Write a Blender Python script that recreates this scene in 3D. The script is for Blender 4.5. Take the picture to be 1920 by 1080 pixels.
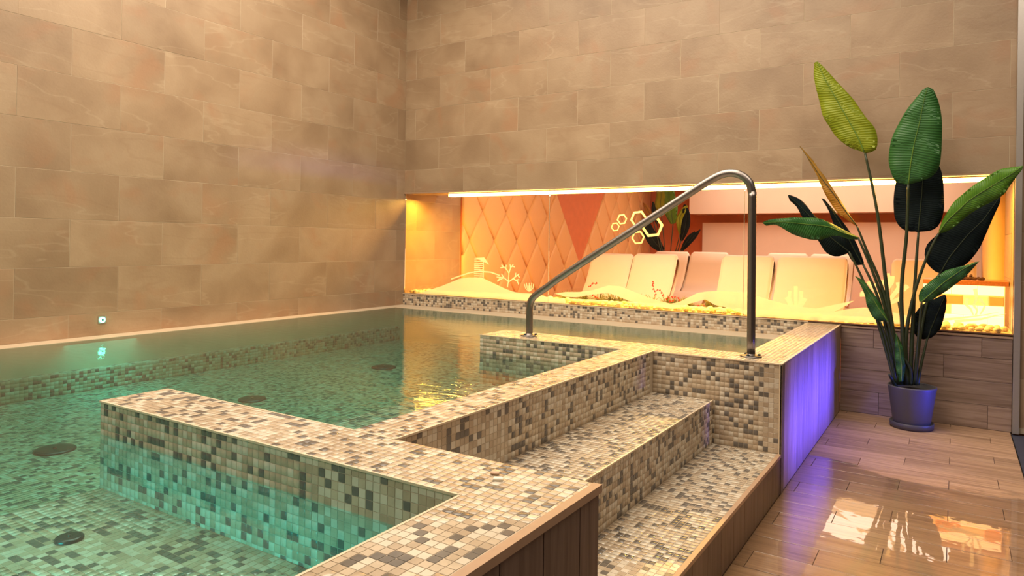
import bpy, math, random
import numpy as np
from mathutils import Vector, Matrix, noise
random.seed(7); rng = np.random.default_rng(7)
scene = bpy.context.scene
COL = scene.collection
for o in list(bpy.data.objects): bpy.data.objects.remove(o)

# ---------------------------------------------------------------- camera
F, PY, YAW, ROLL = 1295.617, 453.466, 0.569414, 0.01452
CAM = Vector((5.3056, -5.9904, 1.2886))
cd = bpy.data.cameras.new('camera'); cam = bpy.data.objects.new('camera', cd); COL.objects.link(cam)
cd.sensor_width = 36.0; cd.lens = F/1920*36.0; cd.clip_start = .02; cd.clip_end = 100
cam.location = CAM
cam.rotation_euler = (Matrix.Rotation(YAW, 4, 'Z') @ Matrix.Rotation(math.pi/2, 4, 'X') @ Matrix.Rotation(ROLL, 4, 'Z')).to_euler()
cd.shift_x = 0.0; cd.shift_y = -(540-PY)/1920
scene.camera = cam
# ---------------------------------------------------------------- world, lights, exposure
w = bpy.data.worlds.new('world'); scene.world = w; w.use_nodes = True
w.node_tree.nodes['Background'].inputs[0].default_value = (1.0, .85, .7, 1)
w.node_tree.nodes['Background'].inputs[1].default_value = 0.05
vs = scene.view_settings
vs.view_transform = 'Standard'; vs.look = 'None'; vs.gamma = 1.0; vs.use_curve_mapping = False
vs.exposure = 0.0
cy = scene.cycles
cy.max_bounces = 8; cy.diffuse_bounces = 4; cy.glossy_bounces = 4; cy.transmission_bounces = 4
cy.transparent_max_bounces = 16; cy.sample_clamp_indirect = 6.0; cy.caustics_reflective = False; cy.caustics_refractive = False
cy.volume_bounces = 0

def area(name, loc, rot, sx, sy, power, color, spread=None):
    l = bpy.data.lights.new(name, 'AREA'); l.shape = 'RECTANGLE'; l.size = sx; l.size_y = sy
    l.energy = power; l.color = color
    if spread: l.spread = spread
    o = bpy.data.objects.new(name, l); o.location = loc; o.rotation_euler = rot; COL.objects.link(o); return o
def spot(name, loc, target, power, color, angle, blend=.5, r=.05):
    l = bpy.data.lights.new(name, 'SPOT'); l.energy = power; l.color = color
    l.spot_size = math.radians(angle); l.spot_blend = blend; l.shadow_soft_size = r
    o = bpy.data.objects.new(name, l); o.location = loc
    o.rotation_euler = (Vector(target)-Vector(loc)).to_track_quat('-Z', 'Y').to_euler(); COL.objects.link(o); return o
PI = math.pi
# ceiling lamps of the pool room, and one added fill
area('ceiling_or_fill_light', (2.5, -3.1, 4.5), (0, 0, 0), 4.2, 4.2, 365, (1, .85, .67))
area('ceiling_or_fill_light', (6.3, -3.2, 4.5), (0, 0, 0), 2.6, 3.0, 95, (1, .86, .70))
area('ceiling_or_fill_light', (2.6, -7.6, 4.4), (0, 0, 0), 2.4, 1.6, 110, (1, .85, .67))  # unseen fill added to lift the faces turned towards the camera
# amber strip over the glass
area('amber_strip_light', (2.83, .14, 1.765), (0, 0, 0), 5.5, .05, 190, (1, .50, .055))
# lounge ceiling lights
area('lounge_light', (2.4, 1.35, 2.75), (0, 0, 0), 2.6, .8, 60, (1, .74, .58))
area('lounge_light', (3.3, 5.6, 2.76), (0, 0, 0), 4.0, 2.0, 110, (1, .72, .56))
# colour-changing lamp by the doorway on the right: blue on the side of the pool
area('blue_wall_wash', (6.5, -1.22, .14), (0, PI/2+.09, 0), .05, 1.45, 18, (.07, .055, 1), math.radians(26))
spot('blue_wall_wash', (6.5, -.62, .5), (5.10, -.26, .16), 110, (.06, .12, 1), 17, .6, .06)
# unseen lights added under the surface to bring out the teal water
area('underwater_fill_light', (3.40, -5.9, .49), (PI/2-.20, 0, 0), 1.7, .06, 3.0, (.08, 1, 1.0), math.radians(46))
for lx, ly, tx, ty, pw_ in ((.45, -5.6, 1.4, -3.4, 15), (1.9, -6.5, 1.6, -4.4, 9), (.4, -3.4, 1.8, -2.6, 5)):
    # one-sided flat added lights that face down, a little towards the middle of the pool
    area('underwater_fill_light', (lx, ly, .53), (0, 0, 0), .5, .5, pw_*.35, (.10, 1, .82), math.radians(150))

# ---------------------------------------------------------------- materials
def mat(name):
    m = bpy.data.materials.new(name); m.use_nodes = True
    nt = m.node_tree; b = nt.nodes['Principled BSDF']; return m, nt, b
def N(nt, t, **kw):
    n = nt.nodes.new(t)
    for k, v in kw.items(): setattr(n, k, v)
    return n
def plain(name, col, rough=.5, metal=0.0, coat=0.0, emit=None, estr=0.0, noise_amt=.0, scale=20, bump=0.0):
    m, nt, b = mat(name)
    b.inputs['Base Color'].default_value = (*col, 1); b.inputs['Roughness'].default_value = rough
    b.inputs['Metallic'].default_value = metal; b.inputs['Coat Weight'].default_value = coat
    if emit: b.inputs['Emission Color'].default_value = (*emit, 1); b.inputs['Emission Strength'].default_value = estr
    if noise_amt or bump:
        tc = N(nt, 'ShaderNodeTexCoord'); nz = N(nt, 'ShaderNodeTexNoise'); nz.inputs['Scale'].default_value = scale; nz.inputs['Detail'].default_value = 4
        nt.links.new(tc.outputs['Object'], nz.inputs['Vector'])
        if noise_amt:
            mx = N(nt, 'ShaderNodeMix', data_type='RGBA'); mx.inputs[6].default_value = (*[c*(1-noise_amt) for c in col], 1); mx.inputs[7].default_value = (*[min(1, c*(1+noise_amt)) for c in col], 1)
            nt.links.new(nz.outputs['Fac'], mx.inputs[0]); nt.links.new(mx.outputs[2], b.inputs['Base Color'])
        if bump:
            bp = N(nt, 'ShaderNodeBump'); bp.inputs['Strength'].default_value = bump; bp.inputs['Distance'].default_value = .01
            nt.links.new(nz.outputs['Fac'], bp.inputs['Height']); nt.links.new(bp.outputs[0], b.inputs['Normal'])
    return m
def ramp(nt, stops):
    r = N(nt, 'ShaderNodeValToRGB'); e = r.color_ramp.elements
    while len(e) < len(stops): e.new(.5)
    for i, (p, c) in enumerate(stops): e[i].position = p; e[i].color = (*c, 1)
    return r

def stone_mat():
    m, nt, b = mat('sandstone_tile'); L = nt.links.new
    tc = N(nt, 'ShaderNodeTexCoord'); oi = N(nt, 'ShaderNodeObjectInfo')
    off = N(nt, 'ShaderNodeVectorMath', operation='SCALE'); off.inputs['Scale'].default_value = 37.0
    cmb = N(nt, 'ShaderNodeCombineXYZ'); L(oi.outputs['Random'], cmb.inputs[0]); L(oi.outputs['Random'], cmb.inputs[1]); L(cmb.outputs[0], off.inputs[0])
    add = N(nt, 'ShaderNodeVectorMath', operation='ADD'); L(tc.outputs['Object'], add.inputs[0]); L(off.outputs[0], add.inputs[1])
    n1 = N(nt, 'ShaderNodeTexNoise'); n1.inputs['Scale'].default_value = 2.0; n1.inputs['Detail'].default_value = 6; n1.inputs['Distortion'].default_value = .35; L(add.outputs[0], n1.inputs['Vector'])
    r1 = ramp(nt, [(.28, (.275, .178, .105)), (.46, (.34, .228, .138)), (.62, (.395, .275, .172)), (.78, (.365, .245, .15))]); L(n1.outputs['Fac'], r1.inputs[0])
    # rusty patches
    n2 = N(nt, 'ShaderNodeTexNoise'); n2.inputs['Scale'].default_value = 3.1; n2.inputs['Detail'].default_value = 3; n2.inputs['Distortion'].default_value = .6
    a2 = N(nt, 'ShaderNodeVectorMath', operation='ADD'); a2.inputs[1].default_value = (5, 9, 2); L(add.outputs[0], a2.inputs[0]); L(a2.outputs[0], n2.inputs['Vector'])
    r2 = ramp(nt, [(.56, (0, 0, 0)), (.72, (1, 1, 1))]); L(n2.outputs['Fac'], r2.inputs[0])
    mu = N(nt, 'ShaderNodeMath', operation='MULTIPLY'); mu.inputs[1].default_value = .45; L(r2.outputs[0], mu.inputs[0])
    m2 = N(nt, 'ShaderNodeMix', data_type='RGBA'); m2.inputs[7].default_value = (.38, .19, .10, 1); L(mu.outputs[0], m2.inputs[0]); L(r1.outputs[0], m2.inputs[6])
    # pale veins: thin bands of a distorted noise
    n3 = N(nt, 'ShaderNodeTexNoise'); n3.inputs['Scale'].default_value = 1.3; n3.inputs['Detail'].default_value = 4; n3.inputs['Distortion'].default_value = .15
    a3 = N(nt, 'ShaderNodeVectorMath', operation='ADD'); a3.inputs[1].default_value = (1, 3, 8); L(add.outputs[0], a3.inputs[0]); mpv = N(nt, 'ShaderNodeMapping'); mpv.inputs['Rotation'].default_value = (0, 0, .75); mpv.inputs['Scale'].default_value = (.45, 1.9, 1); L(a3.outputs[0], mpv.inputs['Vector']); L(mpv.outputs[0], n3.inputs['Vector'])
    r3 = ramp(nt, [(.492, (0, 0, 0)), (.5, (1, 1, 1)), (.508, (0, 0, 0))]); L(n3.outputs['Fac'], r3.inputs[0])
    mv = N(nt, 'ShaderNodeMath', operation='MULTIPLY'); mv.inputs[1].default_value = .26; L(r3.outputs[0], mv.inputs[0])
    m3 = N(nt, 'ShaderNodeMix', data_type='RGBA'); m3.inputs[7].default_value = (.52, .40, .27, 1); L(mv.outputs[0], m3.inputs[0]); L(m2.outputs[2], m3.inputs[6])
    r4 = ramp(nt, [(.575, (0, 0, 0)), (.583, (1, 1, 1)), (.60, (0, 0, 0))]); L(n3.outputs['Fac'], r4.inputs[0])
    mv2 = N(nt, 'ShaderNodeMath', operation='MULTIPLY'); mv2.inputs[1].default_value = .18; L(r4.outputs[0], mv2.inputs[0])
    m4 = N(nt, 'ShaderNodeMix', data_type='RGBA'); m4.inputs[7].default_value = (.24, .13, .07, 1); L(mv2.outputs[0], m4.inputs[0]); L(m3.outputs[2], m4.inputs[6])
    hsv = N(nt, 'ShaderNodeHueSaturation'); mr = N(nt, 'ShaderNodeMapRange'); mr.inputs[3].default_value = .94; mr.inputs[4].default_value = 1.06
    L(oi.outputs['Random'], mr.inputs[0]); L(mr.outputs[0], hsv.inputs['Value']); L(m4.outputs[2], hsv.inputs['Color']); L(hsv.outputs[0], b.inputs['Base Color'])
    b.inputs['Roughness'].default_value = .42
    n5 = N(nt, 'ShaderNodeTexNoise'); n5.inputs['Scale'].default_value = 60; n5.inputs['Detail'].default_value = 3; L(add.outputs[0], n5.inputs['Vector'])
    bp = N(nt, 'ShaderNodeBump'); bp.inputs['Strength'].default_value = .25; bp.inputs['Distance'].default_value = .004; L(n5.outputs['Fac'], bp.inputs['Height'])
    bp2 = N(nt, 'ShaderNodeBump'); bp2.inputs['Strength'].default_value = .2; bp2.inputs['Distance'].default_value = .012; L(n1.outputs['Fac'], bp2.inputs['Height']); L(bp.outputs[0], bp2.inputs['Normal']); L(bp2.outputs[0], b.inputs['Normal'])
    return m
def plank_mat(name, dark=1.0, wet=False, along='X'):
    m, nt, b = mat(name); L = nt.links.new
    tc = N(nt, 'ShaderNodeTexCoord'); oi = N(nt, 'ShaderNodeObjectInfo')
    cmb = N(nt, 'ShaderNodeCombineXYZ'); L(oi.outputs['Random'], cmb.inputs[1]); L(oi.outputs['Random'], cmb.inputs[0])
    off = N(nt, 'ShaderNodeVectorMath', operation='SCALE'); off.inputs['Scale'].default_value = 23.0; L(cmb.outputs[0], off.inputs[0])
    add = N(nt, 'ShaderNodeVectorMath', operation='ADD'); L(tc.outputs['Object'], add.inputs[0]); L(off.outputs[0], add.inputs[1])
    mp = N(nt, 'ShaderNodeMapping'); mp.inputs['Scale'].default_value = (1.2, 22, 22); L(add.outputs[0], mp.inputs['Vector'])
    n1 = N(nt, 'ShaderNodeTexNoise'); n1.inputs['Scale'].default_value = 2.0; n1.inputs['Detail'].default_value = 6; n1.inputs['Distortion'].default_value = .7; L(mp.outputs[0], n1.inputs['Vector'])
    c = lambda r, g, bl: (r*dark*(1 if wet or dark < .6 else .95), g*dark*(.94 if wet else 1.02), bl*dark*(.86 if wet else 1.16))
    r1 = ramp(nt, [(.30, c(.205, .125, .078)), (.5, c(.31, .20, .132)), (.70, c(.39, .265, .18))]); L(n1.outputs['Fac'], r1.inputs[0])
    hsv = N(nt, 'ShaderNodeHueSaturation'); mr = N(nt, 'ShaderNodeMapRange'); mr.inputs[3].default_value = .85; mr.inputs[4].default_value = 1.12
    L(oi.outputs['Random'], mr.inputs[0]); L(mr.outputs[0], hsv.inputs['Value']); L(r1.outputs[0], hsv.inputs['Color'])
    bp = N(nt, 'ShaderNodeBump'); bp.inputs['Strength'].default_value = .25; bp.inputs['Distance'].default_value = .003; L(n1.outputs['Fac'], bp.inputs['Height'])
    if not wet:
        L(hsv.outputs[0], b.inputs['Base Color']); b.inputs['Roughness'].default_value = .42; L(bp.outputs[0], b.inputs['Normal']); return m
    # a wet floor: puddles where a broad noise is high, and more water nearer the steps
    geo = N(nt, 'ShaderNodeNewGeometry'); sx = N(nt, 'ShaderNodeSeparateXYZ'); L(geo.outputs['Position'], sx.inputs[0])
    nw = N(nt, 'ShaderNodeTexNoise'); nw.inputs['Scale'].default_value = 1.6; nw.inputs['Detail'].default_value = 7; nw.inputs['Roughness'].default_value = .62
    mpw = N(nt, 'ShaderNodeMapping'); mpw.inputs['Scale'].default_value = (.75, 1.6, 1); L(geo.outputs['Position'], mpw.inputs['Vector']); L(mpw.outputs[0], nw.inputs['Vector'])
    mw = N(nt, 'ShaderNodeMapRange'); mw.inputs[1].default_value = -1.3; mw.inputs[2].default_value = -2.35; mw.inputs[3].default_value = -.16; mw.inputs[4].default_value = .50; L(sx.outputs[1], mw.inputs[0])
    sm = N(nt, 'ShaderNodeMath', operation='ADD'); L(nw.outputs['Fac'], sm.inputs[0]); L(mw.outputs[0], sm.inputs[1])
    rw = ramp(nt, [(.50, (0, 0, 0)), (.56, (1, 1, 1))]); L(sm.outputs[0], rw.inputs[0])
    dk = N(nt, 'ShaderNodeMix', data_type='RGBA', blend_type='MULTIPLY'); dk.inputs[7].default_value = (.62, .60, .58, 1)
    L(rw.outputs[0], dk.inputs[0]); L(hsv.outputs[0], dk.inputs[6]); L(dk.outputs[2], b.inputs['Base Color'])
    rr = N(nt, 'ShaderNodeMapRange'); rr.inputs[3].default_value = .55; rr.inputs[4].default_value = .30; L(rw.outputs[0], rr.inputs[0]); L(rr.outputs[0], b.inputs['Roughness'])
    L(rw.outputs[0], b.inputs['Coat Weight']); b.inputs['Coat Roughness'].default_value = .012; b.inputs['Coat IOR'].default_value = 1.62
    L(bp.outputs[0], b.inputs['Normal'])
    n6 = N(nt, 'ShaderNodeTexNoise'); n6.inputs['Scale'].default_value = 9; L(geo.outputs['Position'], n6.inputs['Vector'])
    bc = N(nt, 'ShaderNodeBump'); bc.inputs['Strength'].default_value = .05; bc.inputs['Distance'].default_value = .01; L(n6.outputs['Fac'], bc.inputs['Height']); L(bc.outputs[0], b.inputs['Coat Normal'])
    return m
def mosaic_mat(name, col, spread=.12):
    m, nt, b = mat(name); L = nt.links.new
    geo = N(nt, 'ShaderNodeNewGeometry'); nz = N(nt, 'ShaderNodeTexNoise'); nz.inputs['Scale'].default_value = 26; nz.inputs['Detail'].default_value = 1; L(geo.outputs['Position'], nz.inputs['Vector'])
    mr = N(nt, 'ShaderNodeMapRange'); mr.inputs[1].default_value = .3; mr.inputs[2].default_value = .7; mr.inputs[3].default_value = 1-spread; mr.inputs[4].default_value = 1+spread; L(nz.outputs['Fac'], mr.inputs[0])
    hsv = N(nt, 'ShaderNodeHueSaturation'); hsv.inputs['Color'].default_value = (*col, 1); L(mr.outputs[0], hsv.inputs['Value']); L(hsv.outputs[0], b.inputs['Base Color'])
    b.inputs['Roughness'].default_value = .30
    # a film of pool water: smoother in patches
    n2 = N(nt, 'ShaderNodeTexNoise'); n2.inputs['Scale'].default_value = 2.3; n2.inputs['Detail'].default_value = 4; L(geo.outputs['Position'], n2.inputs['Vector'])
    r = N(nt, 'ShaderNodeMapRange'); r.inputs[1].default_value = .42; r.inputs[2].default_value = .6; r.inputs[3].default_value = .34; r.inputs[4].default_value = .14; L(n2.outputs['Fac'], r.inputs[0]); L(r.outputs[0], b.inputs['Roughness'])
    # standing water film, most of it on the level surfaces towards the glass wall
    sx = N(nt, 'ShaderNodeSeparateXYZ'); L(geo.outputs['Position'], sx.inputs[0]); my = N(nt, 'ShaderNodeMapRange'); my.inputs[1].default_value = -4.2; my.inputs[2].default_value = -2.4; my.inputs[3].default_value = -.16; my.inputs[4].default_value = .24; L(sx.outputs[1], my.inputs[0])
    mz = N(nt, 'ShaderNodeMapRange'); mz.inputs[1].default_value = .50; mz.inputs[2].default_value = .46; mz.inputs[3].default_value = 0; mz.inputs[4].default_value = .26; L(sx.outputs[2], mz.inputs[0])
    mr_ = N(nt, 'ShaderNodeMapRange'); mr_.inputs[1].default_value = .50; mr_.inputs[2].default_value = .46; mr_.inputs[3].default_value = .08; mr_.inputs[4].default_value = .14; L(sx.outputs[2], mr_.inputs[0]); L(mr_.outputs[0], b.inputs['Coat Roughness'])
    sn = N(nt, 'ShaderNodeSeparateXYZ'); L(geo.outputs['True Normal'], sn.inputs[0])
    n3 = N(nt, 'ShaderNodeTexNoise'); n3.inputs['Scale'].default_value = 3.2; n3.inputs['Detail'].default_value = 5; L(geo.outputs['Position'], n3.inputs['Vector'])
    ad = N(nt, 'ShaderNodeMath', operation='ADD'); L(n3.outputs['Fac'], ad.inputs[0]); as_ = N(nt, 'ShaderNodeMath', operation='ADD'); L(my.outputs[0], as_.inputs[0]); L(mz.outputs[0], as_.inputs[1]); L(as_.outputs[0], ad.inputs[1]); rc = ramp(nt, [(.50, (0, 0, 0)), (.58, (1, 1, 1))]); L(ad.outputs[0], rc.inputs[0])
    mc = N(nt, 'ShaderNodeMath', operation='MULTIPLY', use_clamp=True); L(rc.outputs[0], mc.inputs[0]); L(sn.outputs[2], mc.inputs[1]); L(mc.outputs[0], b.inputs['Coat Weight']); b.inputs['Coat IOR'].default_value = 1.7
    return m
STONE = stone_mat()
WOOD = plank_mat('wood_look_tile'); WOODV = plank_mat('dark_wood_look_tile', .48); WOODL = plank_mat('pale_wood_look_tile', 1.35); WOODF = plank_mat('wet_wood_look_floor', 1.45, wet=True)
GROUT = plain('beige_grout', (.50, .40, .28), .8, noise_amt=.1, scale=30)
GROUTD = plain('dark_grout', (.10, .065, .045), .85, noise_amt=.15, scale=30)
GROUTM = plain('mosaic_grout', (.50, .41, .30), .7, noise_amt=.12, scale=30)
TONES = [mosaic_mat('mosaic_light', (.62, .545, .43), .06), mosaic_mat('mosaic_beige', (.52, .42, .30), .06), mosaic_mat('mosaic_tan', (.44, .34, .235), .08), mosaic_mat('mosaic_taupe', (.145, .127, .108))]
CREAM = plain('cream_rim', (.68, .55, .39), .35, noise_amt=.06, scale=12)
TRIM = plain('bronze_trim', (.42, .27, .17), .35, noise_amt=.1, scale=40)
ALU = plain('aluminium_trim', (.55, .50, .46), .35, metal=.7, noise_amt=.05, scale=60)
DARKTRIM = plain('dark_profile', (.10, .05, .03), .4, noise_amt=.1, scale=50)
STEEL = plain('brushed_steel', (.30, .265, .245), .33, metal=1.0, noise_amt=.06, scale=80)
POTM = plain('grey_pot_plastic', (.075, .07, .075), .45, noise_amt=.05, scale=30)
SOIL = plain('soil', (.03, .02, .015), .9, noise_amt=.4, scale=60, bump=.6)
JET = plain('dark_steel_jet', (.022, .036, .036), .25, metal=0, noise_amt=.1, scale=40)
PLASTER = plain('cream_plaster', (.72, .60, .48), .7, noise_amt=.05, scale=6, bump=.1)
TERRA = plain('terracotta_plaster', (.72, .22, .08), .6, noise_amt=.15, scale=9, bump=.2)
PAD = plain('padded_leather', (.85, .52, .22), .5, noise_amt=.04, scale=30)
LOUNGE = plain('warm_white_upholstery', (.80, .66, .53), .5, noise_amt=.03, scale=20)
LEDM = plain('amber_led', (1, .8, .4), .5, emit=(1, .60, .13), estr=22.0)
GREENLED = plain('green_led', (.1, .9, .6), .4, emit=(.15, 1, .62), estr=9.0)
SILL = plain('brown_sill', (.13, .06, .035), .35, noise_amt=.2, scale=60)
PEBBLE = plain('white_pebble', (.78, .68, .48), .35, noise_amt=.12, scale=25)
SLAB = plain('granite_slab', (.42, .15, .06), .3, noise_amt=.5, scale=90)
LAVA = plain('lava_stone', (.10, .035, .025), .8, noise_amt=.3, scale=60, bump=.8)
SALT_B = plain('lit_salt_brick', (.9, .6, .35), .5, emit=(1, .62, .28), estr=2.6, noise_amt=.2, scale=14)
SALT_D = plain('amber_salt_brick', (.8, .3, .1), .5, emit=(1, .25, .035), estr=.75, noise_amt=.35, scale=12)
SALT_M = plain('glowing_salt_brick', (.9, .5, .2), .5, emit=(1, .45, .12), estr=1.5, noise_amt=.3, scale=12)
BERRY = plain('red_berry', (.55, .012, .012), .3, noise_amt=.15, scale=80)
GRASS = plain('olive_foliage', (.16, .15, .02), .6, noise_amt=.4, scale=30)
PEB2 = plain('tan_pebble', (.55, .42, .22), .4, noise_amt=.2, scale=25)
MATB = plain('blue_grey_flooring', (.045, .05, .085), .5, noise_amt=.2, scale=30)

def glass_mat():
    m = bpy.data.materials.new('clear_glass'); m.use_nodes = True; nt = m.node_tree; nt.nodes.clear(); L = nt.links.new
    o = N(nt, 'ShaderNodeOutputMaterial'); t = N(nt, 'ShaderNodeBsdfTransparent'); g = N(nt, 'ShaderNodeBsdfGlossy'); g.inputs['Roughness'].default_value = .01
    t.inputs[0].default_value = (.96, .97, .95, 1); fr = N(nt, 'ShaderNodeFresnel'); fr.inputs[0].default_value = 1.35; mx = N(nt, 'ShaderNodeMixShader')
    L(fr.outputs[0], mx.inputs[0]); L(t.outputs[0], mx.inputs[1]); L(g.outputs[0], mx.inputs[2]); L(mx.outputs[0], o.inputs[0]); return m
def water_mat():
    m = bpy.data.materials.new('pool_water'); m.use_nodes = True; nt = m.node_tree; nt.nodes.clear(); L = nt.links.new
    o = N(nt, 'ShaderNodeOutputMaterial'); t = N(nt, 'ShaderNodeBsdfTransparent'); g = N(nt, 'ShaderNodeBsdfGlossy'); g.inputs['Roughness'].default_value = .015
    t.inputs[0].default_value = (.93, .99, .96, 1)
    geo = N(nt, 'ShaderNodeNewGeometry'); mp = N(nt, 'ShaderNodeMapping'); mp.inputs['Scale'].default_value = (3, 9, 1); mp.inputs['Rotation'].default_value = (0, 0, .5); L(geo.outputs['Position'], mp.inputs['Vector'])
    nz = N(nt, 'ShaderNodeTexNoise'); nz.inputs['Scale'].default_value = 2.2; nz.inputs['Detail'].default_value = 4; L(mp.outputs[0], nz.inputs['Vector'])
    bp = N(nt, 'ShaderNodeBump'); bp.inputs['Strength'].default_value = .12; bp.inputs['Distance'].default_value = .02; L(nz.outputs['Fac'], bp.inputs['Height'])
    fr = N(nt, 'ShaderNodeFresnel'); fr.inputs[0].default_value = 1.45; L(bp.outputs[0], fr.inputs['Normal']); L(bp.outputs[0], g.inputs['Normal'])
    mx = N(nt, 'ShaderNodeMixShader'); L(fr.outputs[0], mx.inputs[0]); L(t.outputs[0], mx.inputs[1]); L(g.outputs[0], mx.inputs[2]); L(mx.outputs[0], o.inputs[0])
    v = N(nt, 'ShaderNodeVolumeAbsorption'); v.inputs[0].default_value = (.24, .90, .86, 1); v.inputs[1].default_value = 1.2; L(v.outputs[0], o.inputs['Volume'])
    return m
def decal_mat():
    m = bpy.data.materials.new('frosted_film'); m.use_nodes = True; nt = m.node_tree; nt.nodes.clear(); L = nt.links.new
    o = N(nt, 'ShaderNodeOutputMaterial'); d = N(nt, 'ShaderNodeBsdfDiffuse'); d.inputs[0].default_value = (.9, .85, .72, 1)
    t = N(nt, 'ShaderNodeBsdfTranslucent'); t.inputs[0].default_value = (.9, .85, .72, 1); a = N(nt, 'ShaderNodeMixShader'); a.inputs[0].default_value = .7
    L(d.outputs[0], a.inputs[1]); L(t.outputs[0], a.inputs[2])
    tr = N(nt, 'ShaderNodeBsdfTransparent'); b = N(nt, 'ShaderNodeMixShader'); b.inputs[0].default_value = .38
    L(a.outputs[0], b.inputs[1]); L(tr.outputs[0], b.inputs[2])
    # small emission added to brighten the motifs; the film itself is no lamp
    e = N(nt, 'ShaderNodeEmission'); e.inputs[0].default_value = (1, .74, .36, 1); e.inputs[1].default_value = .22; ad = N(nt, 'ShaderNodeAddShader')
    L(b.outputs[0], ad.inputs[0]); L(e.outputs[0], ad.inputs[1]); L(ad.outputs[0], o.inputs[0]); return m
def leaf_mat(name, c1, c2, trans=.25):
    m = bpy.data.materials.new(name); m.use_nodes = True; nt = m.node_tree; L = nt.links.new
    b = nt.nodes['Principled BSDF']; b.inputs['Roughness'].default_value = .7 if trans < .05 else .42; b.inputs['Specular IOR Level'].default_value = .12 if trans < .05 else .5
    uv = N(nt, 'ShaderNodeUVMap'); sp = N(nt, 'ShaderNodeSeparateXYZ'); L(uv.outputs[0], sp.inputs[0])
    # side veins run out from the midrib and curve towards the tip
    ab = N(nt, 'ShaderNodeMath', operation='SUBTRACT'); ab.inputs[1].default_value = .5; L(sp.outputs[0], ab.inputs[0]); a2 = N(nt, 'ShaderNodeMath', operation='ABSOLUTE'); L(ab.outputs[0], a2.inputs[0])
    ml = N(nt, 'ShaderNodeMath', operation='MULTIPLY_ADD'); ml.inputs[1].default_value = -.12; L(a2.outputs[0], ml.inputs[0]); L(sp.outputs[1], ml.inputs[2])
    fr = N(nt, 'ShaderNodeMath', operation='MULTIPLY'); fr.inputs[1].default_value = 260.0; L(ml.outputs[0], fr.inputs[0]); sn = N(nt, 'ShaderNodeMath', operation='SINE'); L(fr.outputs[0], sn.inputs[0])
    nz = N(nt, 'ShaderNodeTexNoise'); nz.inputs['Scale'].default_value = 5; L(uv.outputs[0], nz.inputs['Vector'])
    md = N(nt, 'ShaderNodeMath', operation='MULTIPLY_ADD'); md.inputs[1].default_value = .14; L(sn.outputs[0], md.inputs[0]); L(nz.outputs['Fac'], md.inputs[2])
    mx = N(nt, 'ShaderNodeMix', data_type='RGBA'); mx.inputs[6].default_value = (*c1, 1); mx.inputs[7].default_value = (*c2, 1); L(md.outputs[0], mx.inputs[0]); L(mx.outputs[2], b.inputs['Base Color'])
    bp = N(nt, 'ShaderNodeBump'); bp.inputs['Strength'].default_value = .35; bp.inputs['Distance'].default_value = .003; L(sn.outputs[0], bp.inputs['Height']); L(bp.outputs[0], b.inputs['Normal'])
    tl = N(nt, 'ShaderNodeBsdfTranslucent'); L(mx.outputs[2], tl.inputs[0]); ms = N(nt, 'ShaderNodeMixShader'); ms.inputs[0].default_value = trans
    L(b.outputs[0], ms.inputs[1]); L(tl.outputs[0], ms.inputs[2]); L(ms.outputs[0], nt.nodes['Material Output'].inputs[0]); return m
GLASS = glass_mat(); WATER = water_mat(); DECAL = decal_mat()
LEAFM = {'lime': leaf_mat('lime_leaf', (.22, .30, .01), (.42, .46, .015), .3), 'green': leaf_mat('deep_green_leaf', (.018, .09, .018), (.05, .19, .035), .12),
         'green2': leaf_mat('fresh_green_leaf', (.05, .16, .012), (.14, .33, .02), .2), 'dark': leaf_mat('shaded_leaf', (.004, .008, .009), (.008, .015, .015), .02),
         'orange': leaf_mat('withered_leaf', (.42, .20, .02), (.55, .30, .03), .3)}
STEMM = plain('plant_stem', (.028, .04, .014), .45, noise_amt=.3, scale=50)
MIDRIB = plain('leaf_midrib', (.13, .24, .03), .45, noise_amt=.1, scale=50)

# ---------------------------------------------------------------- mesh helpers
def newmesh(name, verts, faces, mats, midx=None, smooth=False, uvs=None):
    me = bpy.data.meshes.new(name); me.from_pydata([tuple(v) for v in verts], [], [tuple(f) for f in faces])
    for m in mats: me.materials.append(m)
    if midx is not None: me.polygons.foreach_set('material_index', np.array(midx, dtype=np.int32))
    if smooth: me.polygons.foreach_set('use_smooth', [True]*len(me.polygons))
    if uvs is not None:
        l = me.uv_layers.new(name='UVMap')
        for i, lp in enumerate(me.loops): l.data[i].uv = uvs[lp.vertex_index]
    me.update(); return me
def obj(name, me, parent=None, loc=None, rot=None):
    o = bpy.data.objects.new(name, me); COL.objects.link(o)
    if parent: o.parent = parent
    if loc is not None: o.location = loc
    if rot is not None: o.rotation_euler = rot
    return o
def tag(o, label=None, cat=None, group=None, kind=None):
    if label: o['label'] = label
    if cat: o['category'] = cat
    if group: o['group'] = group
    if kind: o['kind'] = kind
    return o
def empty(name, loc=(0, 0, 0), **kw):
    o = bpy.data.objects.new(name, None); o.location = loc; o.empty_display_size = .1; COL.objects.link(o); return tag(o, **kw)
class MB:
    def __init__(s): s.v = []; s.f = []; s.mi = []
    def add(s, v, f, mi=0):
        b = len(s.v); s.v += [tuple(p) for p in v]; s.f += [tuple(b+i for i in q) for q in f]; s.mi += [mi]*len(f)
    def box(s, x0, x1, y0, y1, z0, z1, mi=0):
        s.add([(x0, y0, z0), (x1, y0, z0), (x1, y1, z0), (x0, y1, z0), (x0, y0, z1), (x1, y0, z1), (x1, y1, z1), (x0, y1, z1)],
              [(0, 3, 2, 1), (4, 5, 6, 7), (0, 1, 5, 4), (1, 2, 6, 5), (2, 3, 7, 6), (3, 0, 4, 7)], mi)
    def build(s, name, mats, parent=None, smooth=False, loc=None):
        return obj(name, newmesh(name, s.v, s.f, mats if isinstance(mats, list) else [mats], s.mi, smooth), parent, loc)
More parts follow.
